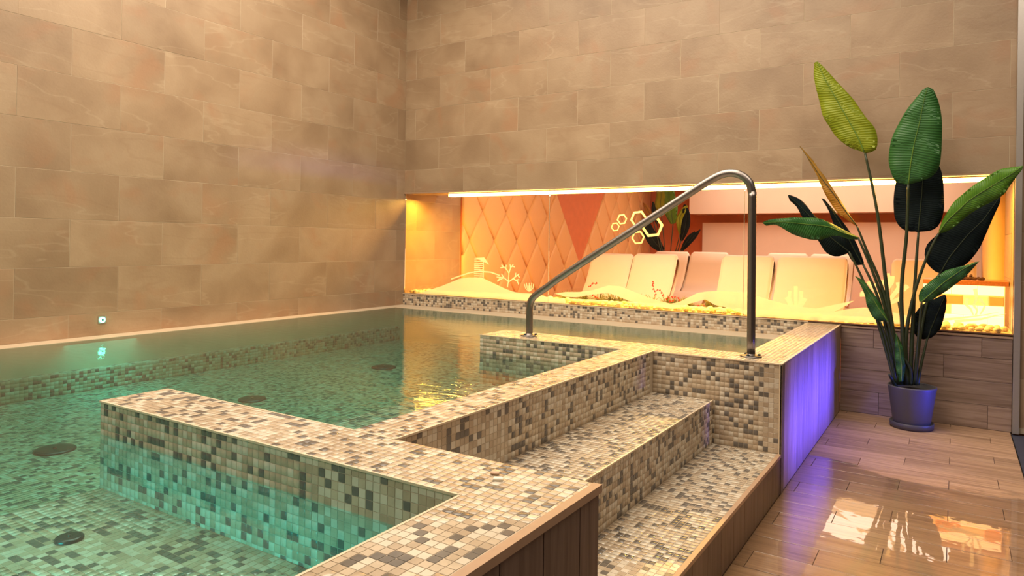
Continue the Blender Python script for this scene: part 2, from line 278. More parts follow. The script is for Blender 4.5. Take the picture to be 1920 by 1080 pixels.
def bevel_box(w, d, h, b):
    """box centred in x,y; top at z=h with a chamfer b; open bottom"""
    v = []
    for x, y in ((-w/2, -d/2), (w/2, -d/2), (w/2, d/2), (-w/2, d/2)): v.append((x, y, 0))
    for x, y in ((-w/2, -d/2), (w/2, -d/2), (w/2, d/2), (-w/2, d/2)): v.append((x, y, h-b))
    for x, y in ((-w/2+b, -d/2+b), (w/2-b, -d/2+b), (w/2-b, d/2-b), (-w/2+b, d/2-b)): v.append((x, y, h))
    f = [(8, 9, 10, 11)]
    for k in range(4):
        n = (k+1) % 4; f += [(k, n, 4+n, 4+k), (4+k, 4+n, 8+n, 8+k)]
    return v, f
def tube(pts, r, seg=12, caps=True):
    pts = [Vector(p) for p in pts]; rs = r if isinstance(r, (list, tuple)) else [r]*len(pts)
    v = []; f = []; up = None
    for i, p in enumerate(pts):
        t = (pts[min(i+1, len(pts)-1)]-pts[max(i-1, 0)]).normalized()
        if up is None: up = t.orthogonal().normalized()
        up = (up - t*up.dot(t)).normalized(); b = t.cross(up)
        for k in range(seg):
            a = 2*PI*k/seg; v.append(p+(up*math.cos(a)+b*math.sin(a))*rs[i])
    for i in range(len(pts)-1):
        for k in range(seg):
            a = i*seg+k; c = i*seg+(k+1) % seg; f.append((a, c, c+seg, a+seg))
    if caps: f.append(tuple(reversed(range(seg)))); f.append(tuple(range((len(pts)-1)*seg, len(pts)*seg)))
    return v, f
def smooth_path(pts, n=6):
    P = [Vector(p) for p in pts]; out = []
    for i in range(len(P)-1):
        p0 = P[max(i-1, 0)]; p1 = P[i]; p2 = P[i+1]; p3 = P[min(i+2, len(P)-1)]
        for k in range(n):
            t = k/n; out.append(.5*((2*p1)+(p2-p0)*t+(2*p0-5*p1+4*p2-p3)*t*t+(3*p1-p0-3*p2+p3)*t**3))
    out.append(P[-1]); return out
def lathe(prof, seg=32):
    v = []; f = []
    for r, z in prof:
        for k in range(seg): a = 2*PI*k/seg; v.append((r*math.cos(a), r*math.sin(a), z))
    for i in range(len(prof)-1):
        for k in range(seg): a = i*seg+k; c = i*seg+(k+1) % seg; f.append((a, c, c+seg, a+seg))
    return v, f
def struct_box(name, x0, x1, y0, y1, z0, z1, m, parent=None, **kw):
    b = MB(); b.box(x0, x1, y0, y1, z0, z1); o = b.build(name, m, parent)
    if parent is None: tag(o, kind='structure')
    return tag(o, **kw)

# how large a spot shows in the picture, only to rank which tiles become single objects
RT = Vector((math.cos(YAW), math.sin(YAW), 0)); FW = Vector((-math.sin(YAW), math.cos(YAW), 0))
def screen(p):
    d = Vector(p)-CAM; c = d.dot(FW)
    if c < .15: return None
    a = d.dot(RT); return 960+F*a/c, PY-F*d.z/c, c

# ---------------------------------------------------------------- mosaic
P = .70/27
HT = P/2-.0011
tile_me = []
tv, tf = bevel_box(2*HT, 2*HT, .0012, .0004)
for m in TONES: tile_me.append(newmesh('mosaic_tile', tv, tf, [m]))
def tone(p, n):
    q = noise.noise(Vector(p)*14.0+Vector((3.1, 7.7, 1.3)))
    r = random.random()
    if r < .20+.22*q: return 3
    return 0 if r > .72 else (1 if r > .42 else 2)
def grid(o, u, v, n, lu, lv):
    """tile records over a lu x lv rectangle with corner o; u x v = n"""
    nu = max(1, round(lu/P)); nv = max(1, round(lv/P)); o = Vector(o); u = Vector(u); v = Vector(v); n = Vector(n)
    return [(o+u*((i+.5)*lu/nu)+v*((j+.5)*lv/nv), u, v, n, lu/nu/P, lv/nv/P) for i in range(nu) for j in range(nv)]
def mosaic(parent, recs, single=300, name='mosaic_tile', off=Vector((0, 0, 0))):
    sc = []
    for k, (p, u, v, n, su, sv) in enumerate(recs):
        s = screen(p)
        if single == 0 or s is None or not (0 < s[0] < 1920 and 0 < s[1] < 1080): continue
        vd = (CAM-p).normalized(); 
        if n.dot(vd) <= 0: continue
        sc.append((F*P/s[2]*math.sqrt(n.dot(vd)), k))
    sc.sort(reverse=True); big = set(k for s, k in sc[:single] if s > 7.5)
    V = []; Fc = []; MI = []; base = np.array(tv)
    for k, (p, u, v, n, su, sv) in enumerate(recs):
        t = tone(p, n)
        if k in big:
            o = obj(name, tile_me[t], parent); q = p-off; o.matrix_local = Matrix(((u.x*su, v.x*sv, n.x, q.x), (u.y*su, v.y*sv, n.y, q.y), (u.z*su, v.z*sv, n.z, q.z), (0, 0, 0, 1)))
        else:
            M = np.array([[u.x*su, v.x*sv, n.x], [u.y*su, v.y*sv, n.y], [u.z*su, v.z*sv, n.z]])
            b = len(V)*12; V.append(base @ M.T+np.array(p-off)); Fc.append(b); MI.append(t)
    if V:
        V = np.concatenate(V); q = np.array(tf)
        faces = (np.array(Fc)[:, None, None]+q[None]).reshape(-1, 4)
        me = bpy.data.meshes.new('small_mosaic'); me.vertices.add(len(V)); me.vertices.foreach_set('co', V.ravel())
        nf = len(faces); me.loops.add(nf*4); me.loops.foreach_set('vertex_index', faces.ravel().astype(np.int32))
        me.polygons.add(nf); me.polygons.foreach_set('loop_start', np.arange(nf, dtype=np.int32)*4); me.polygons.foreach_set('loop_total', np.full(nf, 4, dtype=np.int32))
        me.polygons.foreach_set('material_index', np.repeat(np.array(MI, dtype=np.int32), len(tf)))
        for m in TONES: me.materials.append(m)
        me.update(calc_edges=True); me.validate()
        tag(obj('small_mosaic_tiles', me, parent), kind='stuff')
X_, Y_, Z_ = Vector((1, 0, 0)), Vector((0, 1, 0)), Vector((0, 0, 1))
T = .6756; W = .5545; WL = .552; Z1 = .4425; Z2 = .2079
XD, XN, XE = 3.861, 4.208, 4.5613
YD, YC, YA = -2.2186, -4.385, -4.647
YI = -2.2600
FL = .21      # pool floor
BN = .355     # seat in the pool

# ---------------------------------------------------------------- the room
S = .0016
TH, TW = .3412, .6840
def wall_tiles(parent, place, c0, c1, z_list, phase, mesh_cache, d=.006):
    for (za, zb, ph) in z_list:
        x = c0-((c0-ph) % TW)
        while x < c1-.01:
            a, b = max(x, c0), min(x+TW, c1)
            if b-a > .02:
                key = (round(b-a, 3), round(zb-za, 3))
                if key not in mesh_cache:
                    v, f = bevel_box(b-a-.0024, zb-za-.0024, d, .001); mesh_cache[key] = newmesh('wall_tile', v, f, [STONE])
                place(parent, mesh_cache[key], (a+b)/2, (za+zb)/2)
            x += TW
cache = {}
rows = []
z = 1.0615; k = 0
R0 = .7203
zs = [W, R0]+[R0+TH*(i+1) for i in range(12)]
# left wall: joint phase alternates; the row 1.40-1.74 has a joint at y = -3.887
left_rows = []
for i in range(len(zs)-1):
    za, zb = zs[i], zs[i+1]
    if za > 4.4: break
    ph = -3.887 if i % 2 == 1 else -3.5445
    left_rows.append((za, zb, ph))
wl = struct_box('wall_left', -.22, -.0013, -9, 7.9, -.2, 4.7, GROUT)
ML = Matrix(((0, 0, 1, 0), (1, 0, 0, 0), (0, 1, 0, 0), (0, 0, 0, 1)))   # local x->Y, y->Z, z->X
def place_left(par, me, a, zc):
    o = obj('wall_tile', me, par); o.matrix_local = Matrix.Translation((-.006+random.uniform(-.0006, .0006), a, zc)) @ ML
wall_tiles(wl, place_left, -6.9, 1.06, left_rows, 0, cache)
# back wall above the glass and to the right of it
wb = empty('wall_back', (0, 0, 0), kind='structure')
b = MB(); b.box(0, 8.2, .0013, .30, 1.822, 4.7); b.box(5.70, 8.2, .0013, .30, 0, 1.822); b.build('wall_core', GROUT, wb)
MBk = Matrix(((1, 0, 0, 0), (0, 0, -1, 0), (0, 1, 0, 0), (0, 0, 0, 1)))  # local x->X, y->Z, z->-Y
def place_back(par, me, a, zc):
    o = obj('wall_tile', me, par); o.matrix_local = Matrix.Translation((a, .006+random.uniform(-.0006, .0006), zc)) @ MBk
bz = [1.834, 2.086]+[2.086+TH*(i+1) for i in range(7)]
# the row 2.43-2.77 has joints at x = .152
back_rows = [(bz[i], bz[i+1], .152 if i % 2 == 0 else .494) for i in range(len(bz)-1)]
wall_tiles(wb, place_back, 0, 5.662, back_rows, 0, cache)
wall_tiles(wb, place_back, 5.70, 7.4, [(zs[i] if i else .379, zs[i+1] if i else .7203, 5.9 if i % 2 else 6.2) for i in range(0, 9)], 0, cache)
wall_tiles(wb, place_back, 5.70, 7.4, [(.038, .379, 5.9)], 0, cache)
tag(struct_box('trim_1', 0, 5.66, -.004, .10, 1.818, 1.834, TRIM))
tag(struct_box('trim_2', 5.662, 5.700, -.03, .10, 0, 4.7, ALU))
# base wall under the glass on the right, clad in wood-look tiles
bw = struct_box('wall_back_lower', XE, 5.66, .006, .30, -.1, .668, GROUTD)
pl_cache = {}
def plank(par, me_key, L_, D_, m, M, nm='plank'):
    if me_key not in pl_cache:
        v, f = bevel_box(L_-.0026, D_-.0026, .006, .0006); pl_cache[me_key] = newmesh('plank', v, f, [m])
    o = obj(nm, pl_cache[me_key], par); o.matrix_local = M; return o
for za, zb, js in ((0.0, .17, (4.83, 5.52)), (.17, .34, (5.04,)), (.34, .51, (5.25,)), (.51, .652, (4.79, 5.48))):
    e = [XE, *js, 5.66]
    for a, c in zip(e, e[1:]):
        plank(bw, ('b', round(c-a, 3), round(zb-za, 3)), c-a, zb-za, WOOD, Matrix.Translation(((a+c)/2, .006, (za+zb)/2)) @ MBk)
tag(struct_box('trim_3', XE, 5.66, -.006, .03, .655, .670, TRIM))
# floor of wood-look planks, laid in thirds
fl = struct_box('floor', XE-.06, 5.655, -9, .0, -.2, -.006, GROUTD)
for k in range(0, 27):
    yc = -.51-.17*(k-3)
    if yc > 0: continue
    j = 4.614-.2283*(k-3); j = XE-((XE-j) % .684); x = j
    y0, y1 = yc-.085, min(yc+.085, -.002)
    while x < 5.65:
        a, c = max(x, XE), min(x+.684, 5.652)
        if c-a > .03 and y1-y0 > .02:
            plank(fl, ('f', round(c-a, 3), round(y1-y0, 3)), c-a, y1-y0, WOODF, Matrix.Translation(((a+c)/2, (y0+y1)/2, -.006+random.uniform(-.0004, .0004))))
        x += .684
fl2 = struct_box('floor_right', 5.66, 9.0, -9, .0, -.2, -.012, MATB)
DIM = plain('dark_plaster', (.10, .075, .055), .7, noise_amt=.05, scale=6)
struct_box('wall_right', 8.6, 8.8, -9, .3, -.2, 4.7, DIM)
struct_box('wall_front', -.22, 8.8, -9.2, -9.0, -.2, 4.7, DIM)
struct_box('ceiling', -.22, 8.8, -9.2, .3, 4.7, 4.9, DIM)

# ---------------------------------------------------------------- pool basin
pf = struct_box('pool_floor', 0, 3.69, -6.9, .0, FL-.15, FL-S, GROUTM)
mosaic(pf, grid((.20, -6.9, FL-S), X_, Y_, Z_, 2.45, 6.6), 300)
# raised seats in the pool
pb = empty('pool_bench', (0, 0, 0), label='underwater mosaic seats along the left wall and inside the pool arms', cat='bench')
b = MB(); b.box(0, .235, -6.9, -.31, FL, BN-S); b.box(2.65, 3.69, -6.9, -.31, FL, BN-S); b.box(3.69, 4.306, -6.9, -4.649, FL, BN-S); b.box(3.69, 4.313, -1.95, -.31, FL, BN-S); b.build('seat_core', GROUTM, pb)
r = grid((.168, -6.9, BN-S), X_, Y_, Z_, .069, 6.59)
r += grid((.235, -6.9, FL), Y_, Z_, X_, 6.59, BN-FL-S)
r += grid((2.65, -6.9, BN-S), X_, Y_, Z_, 1.657, 2.25)
r += grid((2.65, -4.385, BN-S), X_, Y_, Z_, 1.03, 2.12)
r += grid((2.65, -1.95, BN-S), X_, Y_, Z_, 1.66, 1.63)
mosaic(pb, r, 300)
# cream overflow rim
rim = MB(); rim.box(0, .167, -6.9, 0, BN-.02, W); rim.box(.167, 4.314, -.31, 0, FL-.02, W)
tag(rim.build('trim_7', CREAM), kind='structure')
# mosaic upstand under the glass
up = empty('wall_pool_back', (0, 0, 0), kind='structure')
b = MB(); b.box(0, 4.32, .0016, .30, W, .676); b.build('upstand_core', GROUTM, up)
mosaic(up, grid((0, .0016, W), X_, Z_, -Y_, 4.314, .122), 300)
struct_box('trim_4', 0, 4.32, -.006, .03, .676, .684, CREAM)

# near arm and outer wall (an L)
near = empty('pool_wall', (3.4, -4.5, 0), label='near L-shaped mosaic pool wall with brown plank cladding, in the foreground', cat='pool wall')
def mosaic_parented(par, recs, single, off):
    mosaic(par, recs, single, off=off)
def shifted(o, par): o.location = Vector(o.location)-Vector(par.location); return o
b = MB(); b.box(2.640+S, 4.552-.008, YA+S, YC-S, FL-.02, T-S); b.box(4.307+S, 4.552-.008, -6.9, YA+S, FL-.2, T-S)
b.box(3.87, 4.544, YA+.01, YC-S, -.02, FL)
shifted(b.build('wall_core', GROUTM, near), near)
r = grid((2.640, YA, T-S), X_, Y_, Z_, 1.912, YC-YA)
r += grid((4.307, -6.9, T-S), X_, Y_, Z_, .225, 6.9+YA)
r += grid((2.640, YA+S, FL+(T-FL) % P), X_, Z_, -Y_, 1.667, T-FL-(T-FL) % P)
r += grid((2.640+S, YC, FL+.02), -Y_, Z_, -X_, YC-YA, T-FL-.02)
r += grid((4.552, YC-S, Z2), -X_, Z_, Y_, 4.552-XD, T-Z2)
mosaic_parented(near, r, 300, Vector(near.location))
t = MB(); t.box(4.536, 4.560, -6.9, YC+.001, T-.020, T+.0005); shifted(t.build('edge_trim', TRIM, near), near)
t = MB(); t.box(2.637, 4.309, YA-.003, YA+.004, T-.006, T+.0006); t.box(4.304, 4.311, -6.9, YA, T-.006, T+.0006); t.box(2.637, 2.643, YA, YC, T-.006, T+.0006); t.box(2.64, XD, YC-.005, YC+.002, T-.006, T+.0006)
shifted(t.build('edge_trim', CREAM, near), near)
MR = Matrix(((0, 0, 1, 0), (0, -1, 0, 0), (1, 0, 0, 0), (0, 0, 0, 1)))  # local x->Z, y->-Y, z->X : vertical planks facing +X
e = [YC, -4.490]+[-4.490-.1755*i for i in range(1, 14)]
for a, c in zip(e, e[1:]):
    M = Matrix.Translation(-Vector(near.location)) @ Matrix.Translation((4.546, (a+c)/2, .325)) @ MR
    plank(near, ('v', round(a-c, 3)), .652, a-c, WOODV, M)

# dividing wall between pool and steps, with the far arm and the side block (a Z)
div = empty('pool_wall', (4.0, -2.2, 0), label='long mosaic pool wall above the steps that carries the steel handrail', cat='pool wall')
YB = -1.955; XG = 4.314
b = MB(); b.box(3.680+S, XD-S, YC+.001, YI, FL-.02, T-S); b.box(2.677+S, XD, YI+S, YB-S, FL-.02, T-S); b.box(XD, XE-.008, YD+S, YB-S, FL-.02, T-S); b.box(XG+S, XE-.008, YB-S, -.001, -.02, T-S)
b.box(3.68+S, XE-.008, YD+S, YB-S, -.02, FL-.02)
shifted(b.build('wall_core', GROUTM, div), div)
r = grid((3.680, YC, T-S), X_, Y_, Z_, .181, YI-YC)
r += grid((2.677, YI, T-S), X_, Y_, Z_, XD-2.677, YB-YI)
r += grid((XD, YD, T-S), X_, Y_, Z_, XE-XD-.012, YB-YD)
r += grid((XG, YB, T-S), X_, Y_, Z_, .235, -YB-.004)
r += grid((2.677, YI+S, FL+(T-FL) % P), X_, Z_, -Y_, 1.003, T-FL-(T-FL) % P)
r += grid((XD-S, YC, Z1), Y_, Z_, X_, YD-YC, T-Z1)
r += grid((XD, YD+S, T-P*18), X_, Z_, -Y_, .70-.012, P*18)
mosaic_parented(div, r, 300, Vector(div.location))
t = MB(); t.box(4.548, XE+.002, YD-.002, -.003, T-.006, T+.0006); t.box(XD, XE, YD-.003, YD+.003, T-.006, T+.0006); t.box(XD-.004, XD+.002, YC, YD, T-.006, T+.0006)
t.box(2.674, 3.68, YI-.002, YI+.004, T-.006, T+.0006)
shifted(t.build('edge_trim', CREAM, div), div)
t = MB(); t.box(4.549, XE-.0005, YD-.002, YD+.01, Z2, T-.006); shifted(t.build('corner_trim', CREAM, div), div)
t = MB(); t.box(XE-.006, XE+.004, YD-.002, YD+.062, 0, T-.006); shifted(t.build('corner_board', WOODV, div), div)
n = 12; ye = [YD+.062+(-.001-YD-.062)*i/n for i in range(n+1)]
for a, c in zip(ye[1:], ye):
    M = Matrix.Translation(-Vector(div.location)) @ Matrix.Translation((XE-.006, (a+c)/2, .334)) @ MR
    plank(div, ('w', round(a-c, 3)), .667, a-c, WOODL, M)

# steps
st = empty('pool_steps', (4.2, -3.2, 0), label='two mosaic tiled steps up to the pool with brown plank riser', cat='steps')
b = MB(); b.box(XD-S, XN-S, YC, YD, 0, Z1-S); b.box(XN-S, XE-.008, YC, YD, 0, Z2-S)
shifted(b.build('step_core', GROUTM, st), st)
r = grid((XD, YC, Z1-S), X_, Y_, Z_, XN-XD, YD-YC)
r += grid((XN, YC, Z2-S), X_, Y_, Z_, .337, YD-YC)
r += grid((XN-S, YC, Z2), Y_, Z_, X_, YD-YC, Z1-Z2)
mosaic_parented(st, r, 300, Vector(st.location))
t = MB(); t.box(XN-.004, XN+.002, YC, YD, Z1-.006, Z1+.0006); shifted(t.build('step_nosing', CREAM, st), st)
t = MB(); t.box(XE-.016, XE+.003, YC, YD, Z2-.016, Z2+.0006); shifted(t.build('step_nosing', TRIM, st), st)
e = [YD]+[-3.118+.1755*i for i in range(5, -1, -1) if -3.118+.1755*i < YD-.02]+[-3.118-.1755*i for i in range(1, 8) if -3.118-.1755*i > YC+.02]+[YC]
for a, c in zip(e, e[1:]):
    M = Matrix.Translation(-Vector(st.location)) @ Matrix.Translation((XE-.006, (a+c)/2, .096)) @ MR
    plank(st, ('s', round(a-c, 3)), .190, a-c, WOODV, M)

# water
def prism(name, poly, z0, z1, m, parent=None, mats=None):
    n = len(poly); v = [(x, y, z0) for x, y in poly]+[(x, y, z1) for x, y in poly]
    f = [tuple(reversed(range(n))), tuple(range(n, 2*n))]+[(i, (i+1) % n, n+(i+1) % n, n+i) for i in range(n)]
    return obj(name, newmesh(name, v, f, [m]), parent)
wa = prism('pool_water', [(.160, -6.85), (4.30, -6.85), (4.312, -4.50), (3.77, -4.50), (3.77, -2.10), (4.32, -2.10), (4.32, -.30), (.16, -.30)], FL-.08, WL, WATER)
tag(wa, 'still green-tinted pool water inside the mosaic basin', 'water', kind='stuff')
# floor fittings of the pool
def fitting(x, y, z, r, label):
    e = empty('pool_jet', (x, y, z), label=label, cat='pool jet')
    v, f = lathe([(r, 0), (r, .006), (r*.92, .011), (r*.75, .012), (.001, .012)], 28); obj('plate', newmesh('plate', v, f, [JET], smooth=True), e)
    v, f = lathe([(r*.10, .012), (r*.10, .016), (.0005, .016)], 10); obj('screw', newmesh('screw', v, f, [STEEL]), e)
    return e
for q, r_, lb in (((1.521, -4.30), .093, 'round steel plate on the pool floor, nearest of the three large ones'),
                  ((1.372, -3.033), .090, 'round steel plate on the pool floor, beyond the near pool wall'),
                  ((1.26, -1.65), .105, 'round steel plate on the pool floor under the golden reflection')):
    fitting(q[0], q[1], FL, r_, lb)
fitting(3.03, -4.93, BN, .040, 'small round jet in the raised pool floor, bottom left')

# ---------------------------------------------------------------- small things by the pool
e = empty('wall_light', (0, -3.315, .668), label='small square plate with a glowing green ring low on the left wall', cat='light')
b = MB(); b.box(0.0005, .004, -.027, .027, -.027, .027); b.build('plate', ALU, e)
v, f = lathe([(.020, 0), (.020, .008), (.017, .012), (.010, .012), (.009, .008), (.009, 0)], 24); o = obj('light_ring', newmesh('light_ring', v, f, [GREENLED], smooth=True), e, (.003, 0, 0), (0, PI/2, 0))
v, f = lathe([(.008, 0), (.007, .013), (.0005, .014)], 16); obj('push_button', newmesh('push_button', v, f, [JET], smooth=True), e, (.003, 0, 0), (0, PI/2, 0))

# handrail
h = empty('handrail', (2.97, -2.11, T), label='brushed steel handrail rising over the pool steps wall', cat='handrail')
H = Vector(h.location)
pts = [(2.967, -2.11, T), (2.967, -2.11, .80), (2.968, -2.11, .872), (2.985, -2.11, .918), (3.030, -2.109, .958), (3.10, -2.106, 1.005), (3.223, -2.102, 1.090), (3.717, -2.087, 1.398), (4.05, -2.077, 1.607), (4.140, -2.074, 1.660),
       (4.190, -2.073, 1.683), (4.235, -2.071, 1.692), (4.280, -2.070, 1.686), (4.320, -2.069, 1.664), (4.350, -2.068, 1.628), (4.362, -2.067, 1.575), (4.364, -2.067, 1.50), (4.369, -2.067, T)]
v, f = tube(smooth_path([Vector(p)-H for p in pts], 6), .0225, 20)
obj('rail_tube', newmesh('rail_tube', v, f, [STEEL], smooth=True), h)
for c in ((2.967, -2.11), (4.369, -2.067)):
    v, f = lathe([(.058, 0), (.058, .004), (.054, .007), (.030, .008), (.026, .014), (.0225, .016)], 28)
    fo = obj('base_flange', newmesh('base_flange', v, f, [STEEL], smooth=True), h, Vector((c[0], c[1], T))-H)
    for a in (.4, 2.5, 4.6):
        v, f = lathe([(.008, 0), (.008, .006), (.005, .010), (.0003, .011)], 10); obj('screw', newmesh('screw', v, f, [JET], smooth=True), fo, (.043*math.cos(a), .043*math.sin(a), .007))

# the two chips lying on the near wall top
def pebble_mesh(name, m, seed, sx=1, sy=1, sz=.6, sub=2, rough=.25):
    import bmesh
    bm = bmesh.new(); bmesh.ops.create_icosphere(bm, subdivisions=sub, radius=1)
    for vv in bm.verts:
        k = 1+rough*noise.noise(vv.co*1.1+Vector((seed*3.3, seed, 0))); vv.co = Vector((vv.co.x*sx*k, vv.co.y*sy*k, vv.co.z*sz*k))
    me = bpy.data.meshes.new(name); bm.to_mesh(me); bm.free(); me.materials.append(m)
    me.polygons.foreach_set('use_smooth', [True]*len(me.polygons)); return me
CHIP1 = plain('pinkish_chip', (.55, .36, .24), .6, noise_amt=.1, scale=90)
CHIP2 = plain('pale_chip', (.80, .74, .62), .6, noise_amt=.05, scale=90)
tag(obj('stone_chip', pebble_mesh('stone_chip', CHIP1, 3, 1, .7, .30), None, (4.293, -4.476, T+.0035)), 'small tan stone chip on the near pool wall', 'stone').scale = (.0145,)*3
o = obj('tile_chip', newmesh('tile_chip', *bevel_box(.026, .017, .006, .002), [CHIP2]), None, (4.325, -4.508, T+.0005), (0, 0, .5)); tag(o, 'loose cream tile chip beside the tan one on the near pool wall', 'tile chip')

